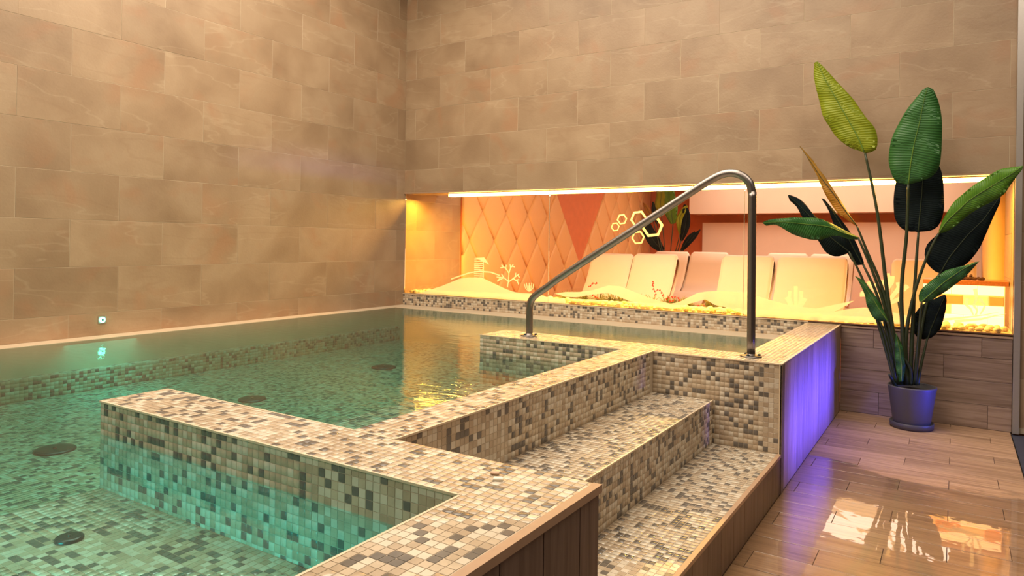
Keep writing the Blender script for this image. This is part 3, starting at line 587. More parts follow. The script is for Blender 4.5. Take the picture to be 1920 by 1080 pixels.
# ---------------------------------------------------------------- lounge behind the glass
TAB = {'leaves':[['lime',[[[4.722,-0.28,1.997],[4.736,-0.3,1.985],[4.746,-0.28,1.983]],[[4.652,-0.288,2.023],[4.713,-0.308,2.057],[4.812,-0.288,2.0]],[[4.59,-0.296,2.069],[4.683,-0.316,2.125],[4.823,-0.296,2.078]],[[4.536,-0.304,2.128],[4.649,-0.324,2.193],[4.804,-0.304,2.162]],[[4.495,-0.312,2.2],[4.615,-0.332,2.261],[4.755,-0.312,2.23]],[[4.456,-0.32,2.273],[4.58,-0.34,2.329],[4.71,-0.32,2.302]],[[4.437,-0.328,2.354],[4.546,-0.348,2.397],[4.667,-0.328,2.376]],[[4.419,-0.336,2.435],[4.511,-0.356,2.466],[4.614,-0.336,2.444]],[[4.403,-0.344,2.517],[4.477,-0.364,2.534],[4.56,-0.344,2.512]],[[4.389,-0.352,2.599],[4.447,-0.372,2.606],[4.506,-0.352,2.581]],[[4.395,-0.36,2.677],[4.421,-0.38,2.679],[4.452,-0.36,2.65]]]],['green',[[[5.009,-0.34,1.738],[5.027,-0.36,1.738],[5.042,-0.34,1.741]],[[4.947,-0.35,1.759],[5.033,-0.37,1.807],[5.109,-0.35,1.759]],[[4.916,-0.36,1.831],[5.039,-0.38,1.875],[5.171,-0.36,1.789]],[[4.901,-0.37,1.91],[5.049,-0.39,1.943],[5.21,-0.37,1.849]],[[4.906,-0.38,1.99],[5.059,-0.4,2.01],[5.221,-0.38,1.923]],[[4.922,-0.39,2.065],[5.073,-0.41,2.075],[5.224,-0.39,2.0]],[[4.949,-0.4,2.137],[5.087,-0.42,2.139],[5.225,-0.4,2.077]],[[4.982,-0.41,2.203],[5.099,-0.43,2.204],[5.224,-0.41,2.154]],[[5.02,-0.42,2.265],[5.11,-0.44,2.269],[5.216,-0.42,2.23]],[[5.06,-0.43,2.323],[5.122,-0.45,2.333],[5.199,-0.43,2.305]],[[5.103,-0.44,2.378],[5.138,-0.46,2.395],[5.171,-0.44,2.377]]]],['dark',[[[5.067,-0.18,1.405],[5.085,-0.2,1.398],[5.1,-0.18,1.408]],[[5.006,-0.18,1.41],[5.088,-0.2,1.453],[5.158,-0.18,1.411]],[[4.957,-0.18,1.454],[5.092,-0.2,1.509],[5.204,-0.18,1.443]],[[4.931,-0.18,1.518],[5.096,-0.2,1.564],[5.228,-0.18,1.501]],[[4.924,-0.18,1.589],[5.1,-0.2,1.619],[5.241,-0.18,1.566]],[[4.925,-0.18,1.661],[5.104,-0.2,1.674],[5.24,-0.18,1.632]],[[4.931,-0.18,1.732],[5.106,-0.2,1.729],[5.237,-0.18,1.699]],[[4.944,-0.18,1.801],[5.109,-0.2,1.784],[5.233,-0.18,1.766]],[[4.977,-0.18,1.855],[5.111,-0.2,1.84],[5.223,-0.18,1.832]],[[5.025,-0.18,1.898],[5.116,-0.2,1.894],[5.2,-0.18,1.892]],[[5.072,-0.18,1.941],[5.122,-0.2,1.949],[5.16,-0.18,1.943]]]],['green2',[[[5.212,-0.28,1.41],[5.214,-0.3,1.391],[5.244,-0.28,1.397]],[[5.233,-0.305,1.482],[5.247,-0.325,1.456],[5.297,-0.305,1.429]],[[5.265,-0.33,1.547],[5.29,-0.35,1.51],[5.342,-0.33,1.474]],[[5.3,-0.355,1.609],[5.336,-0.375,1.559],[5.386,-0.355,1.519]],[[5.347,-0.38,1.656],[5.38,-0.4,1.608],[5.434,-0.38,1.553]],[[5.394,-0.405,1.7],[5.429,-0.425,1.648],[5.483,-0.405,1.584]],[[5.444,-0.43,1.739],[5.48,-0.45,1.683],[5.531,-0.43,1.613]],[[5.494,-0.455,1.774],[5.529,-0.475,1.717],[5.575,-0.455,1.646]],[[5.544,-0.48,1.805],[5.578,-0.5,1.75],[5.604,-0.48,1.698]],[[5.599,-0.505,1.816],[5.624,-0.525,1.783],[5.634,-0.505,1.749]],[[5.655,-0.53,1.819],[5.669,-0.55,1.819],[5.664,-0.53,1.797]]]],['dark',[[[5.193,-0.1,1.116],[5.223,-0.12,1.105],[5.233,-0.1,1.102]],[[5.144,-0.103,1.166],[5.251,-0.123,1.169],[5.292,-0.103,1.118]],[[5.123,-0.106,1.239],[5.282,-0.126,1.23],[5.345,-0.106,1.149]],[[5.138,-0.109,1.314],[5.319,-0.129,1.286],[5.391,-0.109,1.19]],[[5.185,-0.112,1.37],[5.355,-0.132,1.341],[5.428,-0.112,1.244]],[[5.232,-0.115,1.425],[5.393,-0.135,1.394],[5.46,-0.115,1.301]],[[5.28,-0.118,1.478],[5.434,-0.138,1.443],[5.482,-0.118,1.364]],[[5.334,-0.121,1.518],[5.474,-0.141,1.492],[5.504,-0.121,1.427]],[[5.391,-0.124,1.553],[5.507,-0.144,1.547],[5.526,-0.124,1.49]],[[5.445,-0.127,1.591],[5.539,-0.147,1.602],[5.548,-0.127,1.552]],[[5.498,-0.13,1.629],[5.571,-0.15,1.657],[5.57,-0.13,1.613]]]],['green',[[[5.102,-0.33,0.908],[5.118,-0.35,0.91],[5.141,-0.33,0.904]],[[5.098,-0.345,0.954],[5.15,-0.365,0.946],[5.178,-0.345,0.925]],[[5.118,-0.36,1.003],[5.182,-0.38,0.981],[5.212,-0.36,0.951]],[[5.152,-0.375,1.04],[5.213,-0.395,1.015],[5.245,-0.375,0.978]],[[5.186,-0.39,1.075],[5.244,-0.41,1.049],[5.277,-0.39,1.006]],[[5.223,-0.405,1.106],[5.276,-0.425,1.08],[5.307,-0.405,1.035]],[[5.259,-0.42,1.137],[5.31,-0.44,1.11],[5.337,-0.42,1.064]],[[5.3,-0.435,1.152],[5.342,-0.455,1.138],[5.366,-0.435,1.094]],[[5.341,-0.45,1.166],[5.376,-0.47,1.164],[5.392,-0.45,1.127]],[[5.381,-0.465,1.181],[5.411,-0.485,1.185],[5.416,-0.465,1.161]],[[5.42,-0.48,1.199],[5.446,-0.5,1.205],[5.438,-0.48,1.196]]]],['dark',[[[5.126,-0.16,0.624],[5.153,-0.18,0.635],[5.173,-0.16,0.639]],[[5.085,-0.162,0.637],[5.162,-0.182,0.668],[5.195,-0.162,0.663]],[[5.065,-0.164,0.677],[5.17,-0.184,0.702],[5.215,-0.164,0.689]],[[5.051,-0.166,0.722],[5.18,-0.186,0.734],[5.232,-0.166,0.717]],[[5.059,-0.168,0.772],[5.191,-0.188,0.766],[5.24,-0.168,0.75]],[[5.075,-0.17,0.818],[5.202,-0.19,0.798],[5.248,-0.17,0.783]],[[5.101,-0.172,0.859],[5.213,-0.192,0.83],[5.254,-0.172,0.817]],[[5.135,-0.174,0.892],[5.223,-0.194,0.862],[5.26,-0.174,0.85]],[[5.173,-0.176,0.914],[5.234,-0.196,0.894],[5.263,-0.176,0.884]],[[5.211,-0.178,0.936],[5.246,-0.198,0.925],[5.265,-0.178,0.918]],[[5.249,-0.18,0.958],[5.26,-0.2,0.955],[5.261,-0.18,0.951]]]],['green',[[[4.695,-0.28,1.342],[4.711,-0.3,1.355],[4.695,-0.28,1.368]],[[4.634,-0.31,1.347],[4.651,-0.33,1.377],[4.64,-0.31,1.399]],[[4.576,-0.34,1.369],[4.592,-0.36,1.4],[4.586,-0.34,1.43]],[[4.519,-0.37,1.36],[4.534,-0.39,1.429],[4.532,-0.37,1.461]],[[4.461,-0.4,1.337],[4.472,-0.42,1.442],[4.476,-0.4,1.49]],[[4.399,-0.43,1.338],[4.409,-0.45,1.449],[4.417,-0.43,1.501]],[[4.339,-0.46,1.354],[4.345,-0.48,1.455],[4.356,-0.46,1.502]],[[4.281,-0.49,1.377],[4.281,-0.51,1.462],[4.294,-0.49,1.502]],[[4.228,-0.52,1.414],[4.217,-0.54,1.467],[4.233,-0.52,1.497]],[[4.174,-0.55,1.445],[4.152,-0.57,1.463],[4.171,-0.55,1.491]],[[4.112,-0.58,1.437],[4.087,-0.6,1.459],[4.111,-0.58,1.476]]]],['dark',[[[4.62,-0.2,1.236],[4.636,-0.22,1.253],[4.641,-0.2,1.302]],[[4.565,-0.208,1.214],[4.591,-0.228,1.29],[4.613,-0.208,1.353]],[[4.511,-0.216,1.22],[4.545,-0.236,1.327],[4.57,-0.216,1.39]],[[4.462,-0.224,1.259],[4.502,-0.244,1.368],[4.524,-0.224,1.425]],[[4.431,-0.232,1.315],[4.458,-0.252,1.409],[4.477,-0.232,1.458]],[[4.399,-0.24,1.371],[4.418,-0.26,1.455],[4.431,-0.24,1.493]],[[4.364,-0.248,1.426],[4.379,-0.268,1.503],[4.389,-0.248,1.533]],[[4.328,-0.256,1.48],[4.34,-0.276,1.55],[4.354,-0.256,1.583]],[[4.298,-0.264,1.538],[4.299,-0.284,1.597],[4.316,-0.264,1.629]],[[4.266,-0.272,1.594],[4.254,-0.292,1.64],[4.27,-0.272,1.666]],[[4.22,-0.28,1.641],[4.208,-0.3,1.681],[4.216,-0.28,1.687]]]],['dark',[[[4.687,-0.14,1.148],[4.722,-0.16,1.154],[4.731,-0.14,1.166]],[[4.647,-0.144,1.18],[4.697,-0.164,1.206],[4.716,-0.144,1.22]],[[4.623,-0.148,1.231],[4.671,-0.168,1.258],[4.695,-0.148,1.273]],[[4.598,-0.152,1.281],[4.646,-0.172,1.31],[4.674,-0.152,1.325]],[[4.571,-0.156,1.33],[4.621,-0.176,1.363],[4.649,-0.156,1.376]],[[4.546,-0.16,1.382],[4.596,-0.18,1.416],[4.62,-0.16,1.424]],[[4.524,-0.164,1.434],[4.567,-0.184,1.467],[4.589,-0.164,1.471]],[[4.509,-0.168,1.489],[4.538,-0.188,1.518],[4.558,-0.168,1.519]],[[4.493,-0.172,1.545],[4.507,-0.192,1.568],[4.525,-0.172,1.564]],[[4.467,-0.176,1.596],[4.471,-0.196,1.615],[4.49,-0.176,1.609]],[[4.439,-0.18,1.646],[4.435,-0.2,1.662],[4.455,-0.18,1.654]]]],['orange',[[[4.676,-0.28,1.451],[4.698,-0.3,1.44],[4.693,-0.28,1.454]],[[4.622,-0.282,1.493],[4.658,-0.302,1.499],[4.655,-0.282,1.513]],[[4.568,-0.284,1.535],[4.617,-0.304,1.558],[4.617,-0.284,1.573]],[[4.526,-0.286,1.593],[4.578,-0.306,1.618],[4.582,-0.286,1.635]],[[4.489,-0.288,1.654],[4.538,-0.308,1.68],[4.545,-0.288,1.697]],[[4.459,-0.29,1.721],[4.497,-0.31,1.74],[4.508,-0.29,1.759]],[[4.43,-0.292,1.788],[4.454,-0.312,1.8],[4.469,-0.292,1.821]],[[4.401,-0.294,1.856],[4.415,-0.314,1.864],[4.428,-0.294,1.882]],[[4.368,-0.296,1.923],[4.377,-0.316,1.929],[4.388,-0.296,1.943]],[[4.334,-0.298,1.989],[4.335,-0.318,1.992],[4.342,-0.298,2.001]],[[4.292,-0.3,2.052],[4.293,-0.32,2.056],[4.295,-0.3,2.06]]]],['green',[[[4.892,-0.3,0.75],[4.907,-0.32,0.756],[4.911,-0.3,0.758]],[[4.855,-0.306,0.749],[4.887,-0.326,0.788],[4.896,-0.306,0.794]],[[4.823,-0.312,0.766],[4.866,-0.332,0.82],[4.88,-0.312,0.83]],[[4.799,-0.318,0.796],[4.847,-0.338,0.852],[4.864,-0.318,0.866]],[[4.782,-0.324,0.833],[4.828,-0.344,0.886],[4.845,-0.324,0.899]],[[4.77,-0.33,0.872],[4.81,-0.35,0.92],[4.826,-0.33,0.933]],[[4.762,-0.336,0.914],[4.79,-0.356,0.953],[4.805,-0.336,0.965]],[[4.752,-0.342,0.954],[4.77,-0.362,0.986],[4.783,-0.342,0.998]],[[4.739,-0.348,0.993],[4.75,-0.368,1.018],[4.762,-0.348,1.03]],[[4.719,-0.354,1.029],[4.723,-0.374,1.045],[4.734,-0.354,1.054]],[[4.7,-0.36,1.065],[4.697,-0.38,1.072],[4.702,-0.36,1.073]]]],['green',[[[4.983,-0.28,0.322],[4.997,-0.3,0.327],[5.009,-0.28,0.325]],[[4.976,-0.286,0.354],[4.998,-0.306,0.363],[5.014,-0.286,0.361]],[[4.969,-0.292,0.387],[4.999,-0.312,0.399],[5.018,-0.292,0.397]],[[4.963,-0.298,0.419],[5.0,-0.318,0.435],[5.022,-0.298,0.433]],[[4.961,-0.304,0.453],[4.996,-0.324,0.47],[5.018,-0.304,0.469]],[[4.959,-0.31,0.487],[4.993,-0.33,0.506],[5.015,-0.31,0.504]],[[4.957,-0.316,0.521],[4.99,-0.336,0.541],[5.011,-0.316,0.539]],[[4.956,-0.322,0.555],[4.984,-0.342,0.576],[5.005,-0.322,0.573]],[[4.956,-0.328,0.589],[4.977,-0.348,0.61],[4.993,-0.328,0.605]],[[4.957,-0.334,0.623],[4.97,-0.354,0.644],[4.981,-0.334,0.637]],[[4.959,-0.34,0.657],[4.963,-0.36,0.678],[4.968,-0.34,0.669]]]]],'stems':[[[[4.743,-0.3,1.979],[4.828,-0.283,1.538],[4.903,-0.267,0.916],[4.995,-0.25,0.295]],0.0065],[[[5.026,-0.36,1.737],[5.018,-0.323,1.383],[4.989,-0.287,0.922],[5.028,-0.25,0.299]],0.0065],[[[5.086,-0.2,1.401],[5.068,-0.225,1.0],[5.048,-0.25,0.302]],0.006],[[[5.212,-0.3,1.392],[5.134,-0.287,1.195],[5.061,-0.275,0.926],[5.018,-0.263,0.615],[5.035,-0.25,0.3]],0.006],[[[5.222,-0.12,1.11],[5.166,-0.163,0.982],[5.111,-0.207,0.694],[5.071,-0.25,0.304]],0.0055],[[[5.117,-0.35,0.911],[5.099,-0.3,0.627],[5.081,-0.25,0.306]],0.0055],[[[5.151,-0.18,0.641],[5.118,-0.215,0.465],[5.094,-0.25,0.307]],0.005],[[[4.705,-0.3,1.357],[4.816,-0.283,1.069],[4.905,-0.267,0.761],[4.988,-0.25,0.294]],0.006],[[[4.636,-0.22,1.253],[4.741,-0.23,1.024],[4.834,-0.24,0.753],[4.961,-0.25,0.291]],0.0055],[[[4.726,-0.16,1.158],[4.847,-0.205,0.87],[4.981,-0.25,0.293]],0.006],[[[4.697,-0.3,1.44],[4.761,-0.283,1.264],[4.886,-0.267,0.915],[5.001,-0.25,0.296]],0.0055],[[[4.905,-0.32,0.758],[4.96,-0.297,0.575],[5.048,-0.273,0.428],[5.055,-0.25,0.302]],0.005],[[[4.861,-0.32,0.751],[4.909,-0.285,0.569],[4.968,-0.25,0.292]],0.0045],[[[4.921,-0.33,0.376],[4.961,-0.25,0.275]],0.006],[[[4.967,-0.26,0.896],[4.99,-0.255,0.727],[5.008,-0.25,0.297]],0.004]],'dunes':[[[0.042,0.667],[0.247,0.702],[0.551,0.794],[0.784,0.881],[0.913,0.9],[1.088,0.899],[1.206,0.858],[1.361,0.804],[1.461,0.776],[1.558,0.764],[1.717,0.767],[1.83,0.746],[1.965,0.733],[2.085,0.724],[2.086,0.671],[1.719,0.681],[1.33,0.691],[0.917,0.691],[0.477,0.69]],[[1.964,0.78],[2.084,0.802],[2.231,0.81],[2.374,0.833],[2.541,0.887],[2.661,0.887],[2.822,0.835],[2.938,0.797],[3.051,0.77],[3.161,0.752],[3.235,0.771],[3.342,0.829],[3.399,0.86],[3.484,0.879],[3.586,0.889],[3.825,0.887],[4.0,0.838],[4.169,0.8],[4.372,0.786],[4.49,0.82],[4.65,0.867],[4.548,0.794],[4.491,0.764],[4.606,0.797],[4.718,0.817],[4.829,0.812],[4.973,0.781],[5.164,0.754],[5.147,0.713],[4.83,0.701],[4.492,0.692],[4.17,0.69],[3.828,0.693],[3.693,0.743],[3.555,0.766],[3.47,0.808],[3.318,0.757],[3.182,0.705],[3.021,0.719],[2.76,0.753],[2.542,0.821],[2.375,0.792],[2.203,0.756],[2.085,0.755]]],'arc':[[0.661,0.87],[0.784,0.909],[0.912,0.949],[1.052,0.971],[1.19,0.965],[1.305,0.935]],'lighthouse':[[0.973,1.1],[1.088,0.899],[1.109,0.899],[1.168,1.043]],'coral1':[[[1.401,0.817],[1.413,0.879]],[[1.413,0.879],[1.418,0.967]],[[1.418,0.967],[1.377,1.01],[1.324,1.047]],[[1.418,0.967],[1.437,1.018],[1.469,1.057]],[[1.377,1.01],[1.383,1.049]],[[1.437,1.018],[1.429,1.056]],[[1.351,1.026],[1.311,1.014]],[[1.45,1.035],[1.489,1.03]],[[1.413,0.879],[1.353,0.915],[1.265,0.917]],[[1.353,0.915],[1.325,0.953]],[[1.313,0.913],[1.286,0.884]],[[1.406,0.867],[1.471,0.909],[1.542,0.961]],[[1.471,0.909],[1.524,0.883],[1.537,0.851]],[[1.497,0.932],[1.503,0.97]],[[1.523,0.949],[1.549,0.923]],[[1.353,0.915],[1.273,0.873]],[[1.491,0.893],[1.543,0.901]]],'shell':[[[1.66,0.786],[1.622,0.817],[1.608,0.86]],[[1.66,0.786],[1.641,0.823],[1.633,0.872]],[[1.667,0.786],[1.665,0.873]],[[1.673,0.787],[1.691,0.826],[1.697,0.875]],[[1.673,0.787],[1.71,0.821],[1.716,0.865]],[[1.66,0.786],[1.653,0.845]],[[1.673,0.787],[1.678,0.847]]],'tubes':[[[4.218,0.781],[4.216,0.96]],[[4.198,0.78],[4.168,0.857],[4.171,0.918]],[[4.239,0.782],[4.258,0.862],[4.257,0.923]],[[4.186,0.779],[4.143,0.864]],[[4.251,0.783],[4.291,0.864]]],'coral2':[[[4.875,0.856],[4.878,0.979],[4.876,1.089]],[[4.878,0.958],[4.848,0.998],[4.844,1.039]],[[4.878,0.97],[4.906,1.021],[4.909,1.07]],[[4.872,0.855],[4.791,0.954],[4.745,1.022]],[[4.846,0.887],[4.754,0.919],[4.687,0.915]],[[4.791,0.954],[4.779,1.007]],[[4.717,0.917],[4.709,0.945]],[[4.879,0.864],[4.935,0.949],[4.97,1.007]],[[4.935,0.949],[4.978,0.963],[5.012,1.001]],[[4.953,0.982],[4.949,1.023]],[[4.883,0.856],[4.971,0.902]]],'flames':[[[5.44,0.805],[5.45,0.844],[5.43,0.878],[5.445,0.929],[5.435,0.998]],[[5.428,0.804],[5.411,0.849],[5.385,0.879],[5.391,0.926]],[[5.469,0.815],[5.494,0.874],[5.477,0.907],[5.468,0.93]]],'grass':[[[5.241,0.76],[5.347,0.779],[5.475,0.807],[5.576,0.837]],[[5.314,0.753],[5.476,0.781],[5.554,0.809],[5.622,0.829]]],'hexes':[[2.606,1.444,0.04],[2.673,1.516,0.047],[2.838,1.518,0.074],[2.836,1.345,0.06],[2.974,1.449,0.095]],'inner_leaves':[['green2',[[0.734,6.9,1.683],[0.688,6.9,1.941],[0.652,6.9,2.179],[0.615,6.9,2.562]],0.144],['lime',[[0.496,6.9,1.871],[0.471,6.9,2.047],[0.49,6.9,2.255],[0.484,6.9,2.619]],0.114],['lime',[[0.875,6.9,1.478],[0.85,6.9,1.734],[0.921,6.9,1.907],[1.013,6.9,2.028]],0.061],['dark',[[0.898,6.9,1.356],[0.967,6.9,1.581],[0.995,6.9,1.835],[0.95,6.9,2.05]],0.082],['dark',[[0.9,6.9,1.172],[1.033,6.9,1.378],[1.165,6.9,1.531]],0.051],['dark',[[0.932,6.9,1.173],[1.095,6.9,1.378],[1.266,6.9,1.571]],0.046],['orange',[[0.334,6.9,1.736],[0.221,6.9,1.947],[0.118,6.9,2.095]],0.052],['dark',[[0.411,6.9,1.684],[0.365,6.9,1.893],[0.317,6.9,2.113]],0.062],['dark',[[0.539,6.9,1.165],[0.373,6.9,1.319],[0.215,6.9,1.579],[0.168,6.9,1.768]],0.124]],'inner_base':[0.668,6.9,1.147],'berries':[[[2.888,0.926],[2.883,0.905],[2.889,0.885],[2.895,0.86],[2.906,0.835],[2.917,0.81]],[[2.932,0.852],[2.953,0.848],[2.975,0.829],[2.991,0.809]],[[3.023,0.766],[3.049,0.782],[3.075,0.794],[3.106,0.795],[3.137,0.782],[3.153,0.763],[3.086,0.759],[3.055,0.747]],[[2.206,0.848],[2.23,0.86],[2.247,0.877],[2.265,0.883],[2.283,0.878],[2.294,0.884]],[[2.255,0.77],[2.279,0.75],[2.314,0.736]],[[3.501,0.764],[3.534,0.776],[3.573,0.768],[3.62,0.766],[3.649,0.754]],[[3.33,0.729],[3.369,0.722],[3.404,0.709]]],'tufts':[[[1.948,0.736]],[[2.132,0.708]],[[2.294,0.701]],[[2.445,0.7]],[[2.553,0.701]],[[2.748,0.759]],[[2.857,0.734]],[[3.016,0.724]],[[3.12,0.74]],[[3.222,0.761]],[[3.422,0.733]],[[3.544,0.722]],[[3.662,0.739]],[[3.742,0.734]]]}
lf = struct_box('floor_lounge', 0, 8, .30, 7.9, -.1, 0, TERRA)
struct_box('ceiling_lounge', 0, 8, .30, 7.9, 2.80, 2.9, PLASTER)
struct_box('trim_5', 0, 5.66, .30, .62, 1.84, 1.87, PLASTER)
fw = struct_box('wall_far', 0, 8, 7.5, 7.7, 0, 2.8, TERRA)
tag(struct_box('beam', 1.05, 5.7, 6.9, 7.5, 1.868, 2.8, PLASTER, kind='structure'))
tag(struct_box('wall_panel', 1.20, 5.7, 7.25, 7.40, 0, 1.71, PLASTER, kind='structure'))
struct_box('window_ledge', 0, 5.66, .04, .62, .56, .688, CREAM)
wr = struct_box('wall_inner_right', 5.666, 5.86, .30, 7.5, 0, 2.8, GROUT)
cache2 = {}
MRi = Matrix(((0, 0, -1, 0), (-1, 0, 0, 0), (0, 1, 0, 0), (0, 0, 0, 1)))  # local x->-Y,y->Z,z->-X
def place_ir(par, me, a, zc):
    o = obj('wall_tile', me, par); o.matrix_local = Matrix.Translation((5.666, a, zc)) @ MRi
wall_tiles(wr, place_ir, .31, 1.10, [(zs[i], zs[i+1], .2 if i % 2 else .5) for i in range(0, 4)], 0, cache2)
struct_box('wall_inner_stub', 5.662, 5.86, .03, .30, 0, 1.82, STONE)

# padded wall: rhombic cushions, with a terracotta V between the two fields
def clip(poly, f):
    out = []
    for i in range(len(poly)):
        a, c = poly[i], poly[(i+1) % len(poly)]; fa, fc = f(a), f(c)
        if fa >= 0: out.append(a)
        if (fa >= 0) != (fc >= 0): t = fa/(fa-fc); out.append((a[0]+(c[0]-a[0])*t, a[1]+(c[1]-a[1])*t))
    return out
tb = struct_box('trim_6', 0.001, .02, 1.07, 7.49, 0.02, 2.79, TERRA)
pw = {0: empty('padded_wall', (.02, 1.08, 0), label='amber-lit padded wall of rhombic cushions left of the terracotta V', cat='wall panel'),
      1: empty('padded_wall', (.02, 4.4, 0), label='pale padded wall of rhombic cushions right of the terracotta V', cat='wall panel')}
for side in (0, 1):
    par = pw[side]
    for j in range(-3, 5):
        for i in range(-2, 13):
            cz = 1.30+.39*j; cy_ = 1.505+.573*i+(.2865 if j % 2 else 0)
            po = [(cy_-.2865, cz), (cy_, cz-.39), (cy_+.2865, cz), (cy_, cz+.39)]
            ap = (4.365, .91)
            if side == 0:
                po = clip(po, lambda p: p[0]-1.075)
                po = clip(po, lambda p: -(p[0]-ap[0])-(p[1]-ap[1])*.2865/.39 if p[1] >= ap[1] else 1) if cy_ < 4.7 and cz >= .9 else po
                if cz >= .9 and po and (cy_-ap[0])+(cz-ap[1])*.735 > .01: continue
                if cz < .9 and cy_ > 4.366: continue
            else:
                po = clip(po, lambda p: 7.48-p[0])
                if cz >= .9 and (cy_-ap[0])-(cz-ap[1])*.735 < -.01: continue
                if cz < .9 and cy_ <= 4.366: continue
            po = clip(po, lambda p: 2.78-p[1]); po = clip(po, lambda p: p[1]-.03) if po else po
            if len(po) < 3: continue
            gx = sum(p[0] for p in po)/len(po); gz = sum(p[1] for p in po)/len(po)
            v = []; f = []; nn = len(po)
            for sc_, hx in ((.985, -.004), (.97, .012), (.93, .026), (.80, .034), (.45, .038)):
                for p in po: v.append((hx, gx+(p[0]-gx)*sc_, gz+(p[1]-gz)*sc_))
            v.append((.040, gx, gz))
            for q in range(4):
                for a in range(nn): c = (a+1) % nn; f.append((q*nn+a, q*nn+c, (q+1)*nn+c, (q+1)*nn+a))
            for a in range(nn): f.append((4*nn+a, 4*nn+(a+1) % nn, 5*nn))
            o = obj('cushion', newmesh('cushion', v, f, [PAD], smooth=True), par); o.location = -Vector(par.location)+Vector((.020, 0, 0))
pr = empty('padded_wall', (5.66, 1.12, 0), label='upright padded strips on the right wall of the lounge', cat='wall panel')
for i in range(10):
    y0 = 1.12+i*.16
    v, f = tube([(0, 0, .02), (0, 0, .5), (0, 0, .9), (0, 0, 1.4), (0, 0, 2.0), (0, 0, 2.7)], [.05, .085, .08, .085, .08, .07], 12)
    obj('cushion', newmesh('cushion', v, f, [PAD], smooth=True), pr, (-.03, y0-1.12+.08, 0))

# loungers
def lounger_mesh(wd):
    prof = [(0, 1.02), (-.02, 1.13), (-.06, 1.165), (-.12, 1.14), (-.20, .98), (-.31, .78), (-.44, .62), (-.60, .52), (-.80, .49), (-1.0, .55), (-1.16, .60), (-1.30, .57), (-1.5, .42), (-1.75, .28), (-1.95, .20),
            (-1.97, .12), (-1.72, .16), (-1.45, .30), (-1.27, .44), (-1.15, .48), (-1.0, .44), (-.80, .37), (-.56, .40), (-.36, .52), (-.20, .70), (-.08, .88)]
    n = len(prof); v = []; f = []
    xs = [(-wd/2, .80), (-wd/2+.012, .93), (-wd/2+.04, 1.0), (wd/2-.04, 1.0), (wd/2-.012, .93), (wd/2, .80)]
    cen = [(-.06, 1.0)]
    for x, s in xs:
        for i, (y, z) in enumerate(prof):
            # shrink the section towards its mid line at the sides for rounded edges
            j = (n-1-i+13) % n if False else None
            my, mz = mid[i]; v.append((x, my+(y-my)*s, mz+(z-mz)*s))
    for q in range(len(xs)-1):
        for i in range(n): k = (i+1) % n; f.append((q*n+i, q*n+k, (q+1)*n+k, (q+1)*n+i))
    f.append(tuple(range(n))); f.append(tuple(reversed(range((len(xs)-1)*n, len(xs)*n))))
    return v, f
prof0 = [(0, 1.02), (-.02, 1.13), (-.06, 1.165), (-.12, 1.14), (-.20, .98), (-.31, .78), (-.44, .62), (-.60, .52), (-.80, .49), (-1.0, .55), (-1.16, .60), (-1.30, .57), (-1.5, .42), (-1.75, .28), (-1.95, .20),
         (-1.97, .12), (-1.72, .16), (-1.45, .30), (-1.27, .44), (-1.15, .48), (-1.0, .44), (-.80, .37), (-.56, .40), (-.36, .52), (-.20, .70), (-.08, .88)]
mid = []
for i, (y, z) in enumerate(prof0):
    o_ = min((p for j, p in enumerate(prof0) if abs(j-i) > 4 and abs(j-i) < len(prof0)-4), key=lambda p: (p[0]-y)**2+(p[1]-z)**2)
    mid.append(((y+o_[0])/2, (z+o_[1])/2))
def lounger(x0, x1, yb, zt, label, group):
    e = empty('lounger', ((x0+x1)/2, yb, 0), label=label, cat='lounger', group=group)
    v, f = lounger_mesh(x1-x0); s = zt/1.165
    obj('seat_shell', newmesh('seat_shell', [(a, b_, c*s) for a, b_, c in v], f, [LOUNGE], smooth=True), e)
    b = MB(); b.box(-(x1-x0)/2+.06, (x1-x0)/2-.06, -1.30, -.42, 0, .40); b.build('plinth', LOUNGE, e)
GL = 'heated loungers in the front row'; GB = 'heated loungers in the back row'
lounger(1.10, 1.70, 2.75, 1.150, 'white upholstered lounger at the left end of the front row', GL)
lounger(1.73, 2.33, 2.70, 1.160, 'white front-row lounger with an orange-lit side, second from the left', GL)
lounger(2.91, 3.52, 2.65, 1.168, 'front-row lounger seen right behind the upright post of the handrail', GL)
lounger(3.57, 4.31, 2.62, 1.170, 'orange-tinted front-row lounger just left of the plant stems', GL)
lounger(4.74, 5.50, 2.60, 1.168, 'orange lounger right behind the heater and the plant', GL)
lounger(1.12, 1.70, 5.05, 1.170, 'back-row lounger under the lounge plant, left of the row', GB)
lounger(1.73, 2.33, 5.05, 1.172, 'back-row lounger whose raised knee part shows beside the handrail post', GB)
lounger(2.91, 3.49, 5.05, 1.178, 'back-row lounger whose top edge shows right of the handrail post', GB)
lounger(3.52, 4.10, 5.05, 1.176, 'back-row lounger mostly hidden by the dark plant leaves', GB)

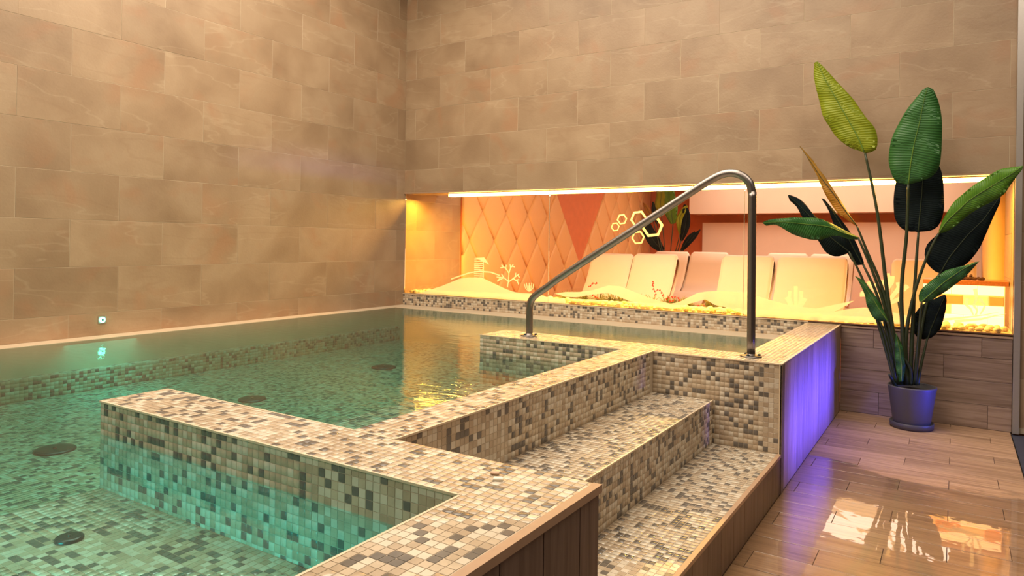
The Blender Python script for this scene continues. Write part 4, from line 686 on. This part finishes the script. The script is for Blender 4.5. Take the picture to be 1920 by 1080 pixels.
# heater with lit salt bricks
he = empty('sauna_heater', (5.10, .40, .688), label='glowing heater of lit salt bricks with a granite top behind the glass', cat='heater')
hx0, hx1 = 0, .545
b = MB(); b.box(hx0-.0, hx1+.01, .0, .42, .318, .352); b.build('top_slab', SLAB, he)
b = MB(); b.box(hx0+.02, hx1-.01, .05, .40, 0, .315); b.build('heater_core', SALT_M, he)
zr = [0, .062, .138, .216, .294, .317]
for ri, (za, zb) in enumerate(((0, .085), (.088, .162), (.165, .24), (.243, .316))):
    xx = hx0; j = 0
    cuts = [0, .19, .36, .53] if ri % 2 else [0, .11, .27, .43, .53]
    for a, c in zip(cuts, cuts[1:]):
        m = {0: SALT_B, 1: SALT_B, 2: SALT_D if j in (1, 3) else SALT_M, 3: SALT_B}[ri]
        if ri == 1 and j == 0: m = SALT_M
        v, f = bevel_box(c-a-.004, zb-za-.003, .05, .006)
        o = obj('salt_brick', newmesh('salt_brick', v, f, [m]), he); o.matrix_local = Matrix.Translation(((a+c)/2, .055, (za+zb)/2)) @ MBk
        j += 1
for i in range(11):
    px = 5.36+(i % 6)*.028+random.uniform(-.01, .01); py = .52+(i//6)*.05
    me = pebble_mesh('heater_stone', LAVA, i, 1, .8, .7, 1, .5)
    o = obj('heater_stone', me, None, (px, py, 1.052+(.02 if i in (7, 8) else 0))); o.scale = (.020,)*3; o.rotation_euler = (random.random(), random.random(), random.random()*6)
    tag(o, 'dark red lava stone on the heater top, '+['first', 'second', 'third', 'fourth', 'fifth', 'sixth'][i % 6]+' from the left in the '+('front' if i < 6 else 'rear')+' row', 'stone', 'lava stones on the heater')

# window: three panes and the film motifs stuck on them
wi = empty('window_1', (0, .02, .69), kind='structure')
WO = Vector(wi.location)
for a, c in ((.002, 1.892), (1.896, 3.797), (3.801, 5.660)):
    b = MB(); b.box(a, c, .0, .010, -.006, 1.135); b.build('glass_pane', GLASS, wi)
EDGE = plain('glass_edge', (.9, .75, .4), .3, noise_amt=.02)
for a in (1.8925, 3.7975):
    b = MB(); b.box(a, a+.003, .001, .009, -.004, 1.13); b.build('pane_edge', EDGE, wi)
b = MB(); b.box(.0, 5.66, -.022, .030, -.012, -.004); b.build('sill_profile', SILL, wi)
def flat(name, polys, parent, label=None, y=.0125):
    import bmesh
    bm = bmesh.new()
    for po in polys:
        vs_ = [bm.verts.new((x, y+.02-WO.y, z_-WO.z)) for x, z_ in po]
        try: f_ = bm.faces.new(vs_)
        except Exception: continue
        r = bmesh.ops.extrude_face_region(bm, geom=[f_])
        for g in r['geom']:
            if isinstance(g, bmesh.types.BMVert): g.co.y += .0006
    bmesh.ops.triangulate(bm, faces=[f_ for f_ in bm.faces if len(f_.verts) > 4])
    bmesh.ops.recalc_face_normals(bm, faces=bm.faces)
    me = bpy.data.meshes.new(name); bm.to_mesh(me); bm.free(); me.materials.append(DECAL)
    o = obj(name, me, parent); 
    if label: o['label'] = label
    return o
def strip(pts, w0, w1=None):
    w1 = w0 if w1 is None else w1; P_ = [Vector((p[0], p[1])) for p in pts]; l = []; r = []
    for i, p in enumerate(P_):
        t = (P_[min(i+1, len(P_)-1)]-P_[max(i-1, 0)]).normalized(); nn = Vector((-t.y, t.x)); ww = w0+(w1-w0)*i/(len(P_)-1)
        l.append(tuple(p+nn*ww)); r.append(tuple(p-nn*ww))
    return l+r[::-1]
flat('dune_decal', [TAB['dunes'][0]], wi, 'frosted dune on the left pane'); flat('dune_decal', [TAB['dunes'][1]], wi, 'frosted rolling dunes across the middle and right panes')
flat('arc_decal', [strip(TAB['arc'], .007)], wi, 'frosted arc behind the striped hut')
(lx0, lz0), (lx1, lz1), (lx2, lz2), (lx3, lz3) = TAB['lighthouse']
bars = [[(lx0, lz0-(lz0-lz1)*i/9-.006), (lx1, lz0-(lz0-lz1)*i/9-.006), (lx1, lz0-(lz0-lz1)*i/9+.005), (lx0, lz0-(lz0-lz1)*i/9+.005)] for i in range(10)]
bars.append([(lx1, lz1), (lx1+.012, lz1), (lx1+.012, lz0+.02), (lx1, lz0+.02)]); bars.append([(lx0+.01, lz0+.012), (lx1+.014, lz0+.02), (lx3, lz3), (lx1+.014, lz0-.03)])
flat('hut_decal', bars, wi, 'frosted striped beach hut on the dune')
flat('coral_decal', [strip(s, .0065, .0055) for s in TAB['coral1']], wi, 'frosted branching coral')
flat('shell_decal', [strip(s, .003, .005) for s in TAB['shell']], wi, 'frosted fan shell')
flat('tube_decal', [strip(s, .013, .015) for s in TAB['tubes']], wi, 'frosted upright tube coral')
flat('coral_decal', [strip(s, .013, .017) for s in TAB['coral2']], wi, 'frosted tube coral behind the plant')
def wavy(s): return strip([tuple(p) for p in [(q.x, q.y) for q in smooth_path([(a, b_, 0) for a, b_ in s], 4)]], .004, .012)
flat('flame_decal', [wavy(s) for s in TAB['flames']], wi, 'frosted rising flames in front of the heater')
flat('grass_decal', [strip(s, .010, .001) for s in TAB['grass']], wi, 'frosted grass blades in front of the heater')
hx = []
for cx, cz, rr in TAB['hexes']:
    for k in range(6):
        a0, a1 = k*PI/3+.12, (k+1)*PI/3+.12
        o_, i_ = rr*1.12, rr*.84
        hx.append([(cx+o_*math.cos(a0), cz+o_*math.sin(a0)), (cx+o_*math.cos(a1), cz+o_*math.sin(a1)), (cx+i_*math.cos(a1), cz+i_*math.sin(a1)), (cx+i_*math.cos(a0), cz+i_*math.sin(a0))])
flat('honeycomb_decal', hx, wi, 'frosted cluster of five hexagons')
# amber strip lamp
le = empty('led_strip', (0, .14, 1.80), label='bright amber light strip above the glass wall', cat='light strip')
b = MB(); b.box(.55, 5.60, -.045, .045, .010, .022); b.build('profile', ALU, le)
b = MB(); b.box(.56, 5.59, -.040, .040, -.018, .010); b.build('diffuser', LEDM, le)

# pebbles along the glass
pm = [pebble_mesh('pebble', PEBBLE, i, 1, random.uniform(.7, 1), random.uniform(.55, .8), 2) for i in range(6)]
pm2 = [pebble_mesh('pebble', PEB2, i+9, 1, random.uniform(.7, 1), random.uniform(.55, .8), 2) for i in range(3)]
cnt = 0; peb = []
for rowi in range(3):
    x = .03+random.random()*.04
    while x < 5.63 and cnt < 285:
        r_ = random.uniform(.020, .034) if rowi == 0 else random.uniform(.024, .042)
        y = .085+rowi*.075+random.uniform(-.012, .012)
        o = obj('pebble', random.choice(pm if random.random() < .8 else pm2), None, (x, y, .688+r_*.5)); o.scale = (r_,)*3; o.rotation_euler = (0, 0, random.random()*6)
        k_ = sum(1 for q in peb if q == rowi)+1; peb.append(rowi); cnt += 1
        nth = str(k_)+('th' if 10 < k_ % 100 < 14 else {1: 'st', 2: 'nd', 3: 'rd'}.get(k_ % 10, 'th'))
        tag(o, ('small ' if r_ < .029 else 'large ')+('tan' if 'tan' in o.data.materials[0].name else 'pale')+' pebble, '+nth+' from the left wall in the '+('front', 'middle', 'rear')[rowi]+' row along the glass', 'pebble', 'pebbles along the glass')
        x += r_*random.uniform(1.95, 2.3)
# greenery and berries among the pebbles
import bmesh
wheres = ['left of the handrail bend', 'just right of the handrail bend', 'under the left berries', 'beyond the handrail bend', 'under the sloping handrail', 'left of the tall berry twig', 'under the tall berry twig', 'right of the tall berry twig', 'between two frosted dunes', 'at the dip of the frosted dunes', 'left of the handrail post, first of three', 'left of the handrail post, middle of three', 'left of the handrail post, last of three', 'right behind the handrail post']
for i, s in enumerate(TAB['tufts']):
    x, z_ = s[0]; V = []; Fa = []
    for k in range(80):
        a = random.uniform(.12, PI-.12); d = Vector((math.cos(a)*1.15, random.uniform(-.35, .35), math.sin(a)*.75)); l = random.uniform(.07, .15); sd = Vector((random.uniform(-.003, .003), .002, .001))
        p0 = Vector((random.uniform(-.03, .03), random.uniform(-.02, .02), 0)); p1 = p0+d*l*.6; p2 = p0+d*l+Vector((0, 0, -.01)); b_ = len(V)
        V += [p0-sd, p0+sd, p1+sd, p1-sd, p2]; Fa += [(b_, b_+1, b_+2, b_+3), (b_+3, b_+2, b_+4)]
    o = obj('green_tuft', newmesh('green_tuft', V, Fa, [GRASS]), None, (x, .33+.02*(i % 3), .715)); tag(o, 'olive green artificial tuft among the pebbles '+wheres[i], 'plant', 'green tufts behind the glass')
bl = ['tall twig of red berries among the green tufts', 'short red berry twig beside the tall one', 'cluster of red berries on the green tufts under the loungers', 'slanting red berry twig beside the sloping handrail', 'small red berry twig low on the pebbles', 'cluster of red berries left of the handrail post', 'three red berries low between the dunes']
bm_me = pebble_mesh('berry', BERRY, 1, 1, 1, 1, 1, .05)
for i, s in enumerate(TAB['berries']):
    e = empty('berry_twig', (s[0][0], .30, .715), label=bl[i], cat='berries')
    c0 = Vector((s[0][0], .30, .715))
    v, f = tube([Vector((x, .305, z_))-c0 for x, z_ in s], .0015, 5); obj('twig', newmesh('twig', v, f, [GRASS]), e)
    for x, z_ in s:
        for q in range(2):
            o = obj('berry', bm_me, e, Vector((x+random.uniform(-.012, .012)*q, .297, z_+random.uniform(-.010, .010)*q))-c0); o.scale = (.0075,)*3

# ---------------------------------------------------------------- plants
def leaf(par, rows, m, off, nm='leaf', fold=.0, rib=True):
    """rows of left edge, midrib, right edge points; made into a 5-column blade with thickness and a raised rib"""
    rows = [[Vector(p)-off for p in r] for r in rows]; K = len(rows)
    fine = []
    for c in range(3): fine.append(smooth_path([r[c] for r in rows], 2))
    n = len(fine[0]); V = []; UV = []; Fa = []; cols = 7
    for i in range(n):
        l, md_, r = fine[0][i], fine[1][i], fine[2][i]
        for c in range(cols):
            s = c/(cols-1)
            if s < .5: p = l.lerp(md_, s*2); d = 1-s*2
            else: p = md_.lerp(r, (s-.5)*2); d = (s-.5)*2
            wdt = (r-l).length
            bul = -math.sin(d*PI)*wdt*.05+.012*math.sin(i*1.1+c*.4)*d
            V.append(p+Vector((0, bul-.0, 0))); UV.append((s, i/(n-1)))
    for i in range(n-1):
        for c in range(cols-1): a = i*cols+c; Fa.append((a, a+1, a+cols+1, a+cols))
    # second skin for thickness
    nb = len(V); V += [p+Vector((0, .0012, 0)) for p in V]; UV += UV
    Fa += [tuple(nb+q for q in reversed(f_)) for f_ in Fa[:]]
    for i in range(n-1):
        for c in (0, cols-1): a = i*cols+c; Fa.append((a, a+cols, nb+a+cols, nb+a) if c == 0 else (a+cols, a, nb+a, nb+a+cols))
    o = obj(nm, newmesh(nm, V, Fa, [m], smooth=True, uvs=UV), par)
    if rib:
        v, f = tube([p+Vector((0, -.002, 0)) for p in fine[1]], [.0045*(1-.75*i/(n-1)) for i in range(n)], 6)
        obj('midrib', newmesh('midrib', v, f, [MIDRIB if rib is True else rib], smooth=True), o)
    return o
pl = empty('potted_plant', (5.062, -.26, 0), label='tall banana-leaved plant in a grey pot on the floor right of the pool', cat='plant')
PO = Vector(pl.location)
v, f = lathe([(.115, .035), (.122, .06), (.150, .27), (.155, .292), (.155, .300), (.150, .302), (.146, .296), (.138, .255), (.0005, .25)], 48)
obj('pot', newmesh('pot', v, f, [POTM], smooth=True), pl)
v, f = lathe([(.0005, 0), (.128, 0), (.138, .008), (.141, .042), (.137, .045), (.132, .040), (.122, .036), (.0005, .034)], 48); obj('saucer', newmesh('saucer', v, f, [POTM], smooth=True), pl)
v, f = lathe([(.141, .262), (.10, .268), (.05, .273), (.0005, .272)], 28); obj('soil', newmesh('soil', v, f, [SOIL], smooth=True), pl)
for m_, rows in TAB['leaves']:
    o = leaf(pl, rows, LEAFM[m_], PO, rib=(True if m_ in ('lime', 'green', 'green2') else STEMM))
for rows, r_ in TAB['stems']:
    pp = smooth_path([Vector(p)-PO for p in rows], 5); n = len(pp)
    v, f = tube(pp, [r_*1.2*(1+1.2*i/(n-1)) for i in range(n)], 8); obj('stem', newmesh('stem', v, f, [STEMM], smooth=True), pl)
ip = empty('potted_plant', (TAB['inner_base'][0], 6.85, 0), label='leafy plant standing in the far corner of the lounge', cat='plant')
IO = Vector(ip.location)
for m_, pts_, wd in TAB['inner_leaves']:
    mid_ = smooth_path(pts_, 2); n = len(mid_); rows = []
    for i, p in enumerate(mid_):
        t = (mid_[min(i+1, n-1)]-mid_[max(i-1, 0)]).normalized(); sd = Vector((t.z, 0, -t.x)); ww = wd*math.sin(PI*(.06+.90*i/(n-1)))**.7
        rows.append([p-sd*ww, p, p+sd*ww])
    leaf(ip, rows, LEAFM[m_], IO, rib=STEMM)
    b0 = Vector(pts_[0]); v, f = tube(smooth_path([b0-IO, (b0-IO)*.5+Vector((0, 0, .28)), Vector((0, 0, .42))], 4), .010, 6); obj('stem', newmesh('stem', v, f, [STEMM], smooth=True), ip)
v, f = lathe([(.13, 0), (.17, .38), (.16, .40), (.15, .36), (.0005, .35)], 28); obj('pot', newmesh('pot', v, f, [POTM], smooth=True), ip)
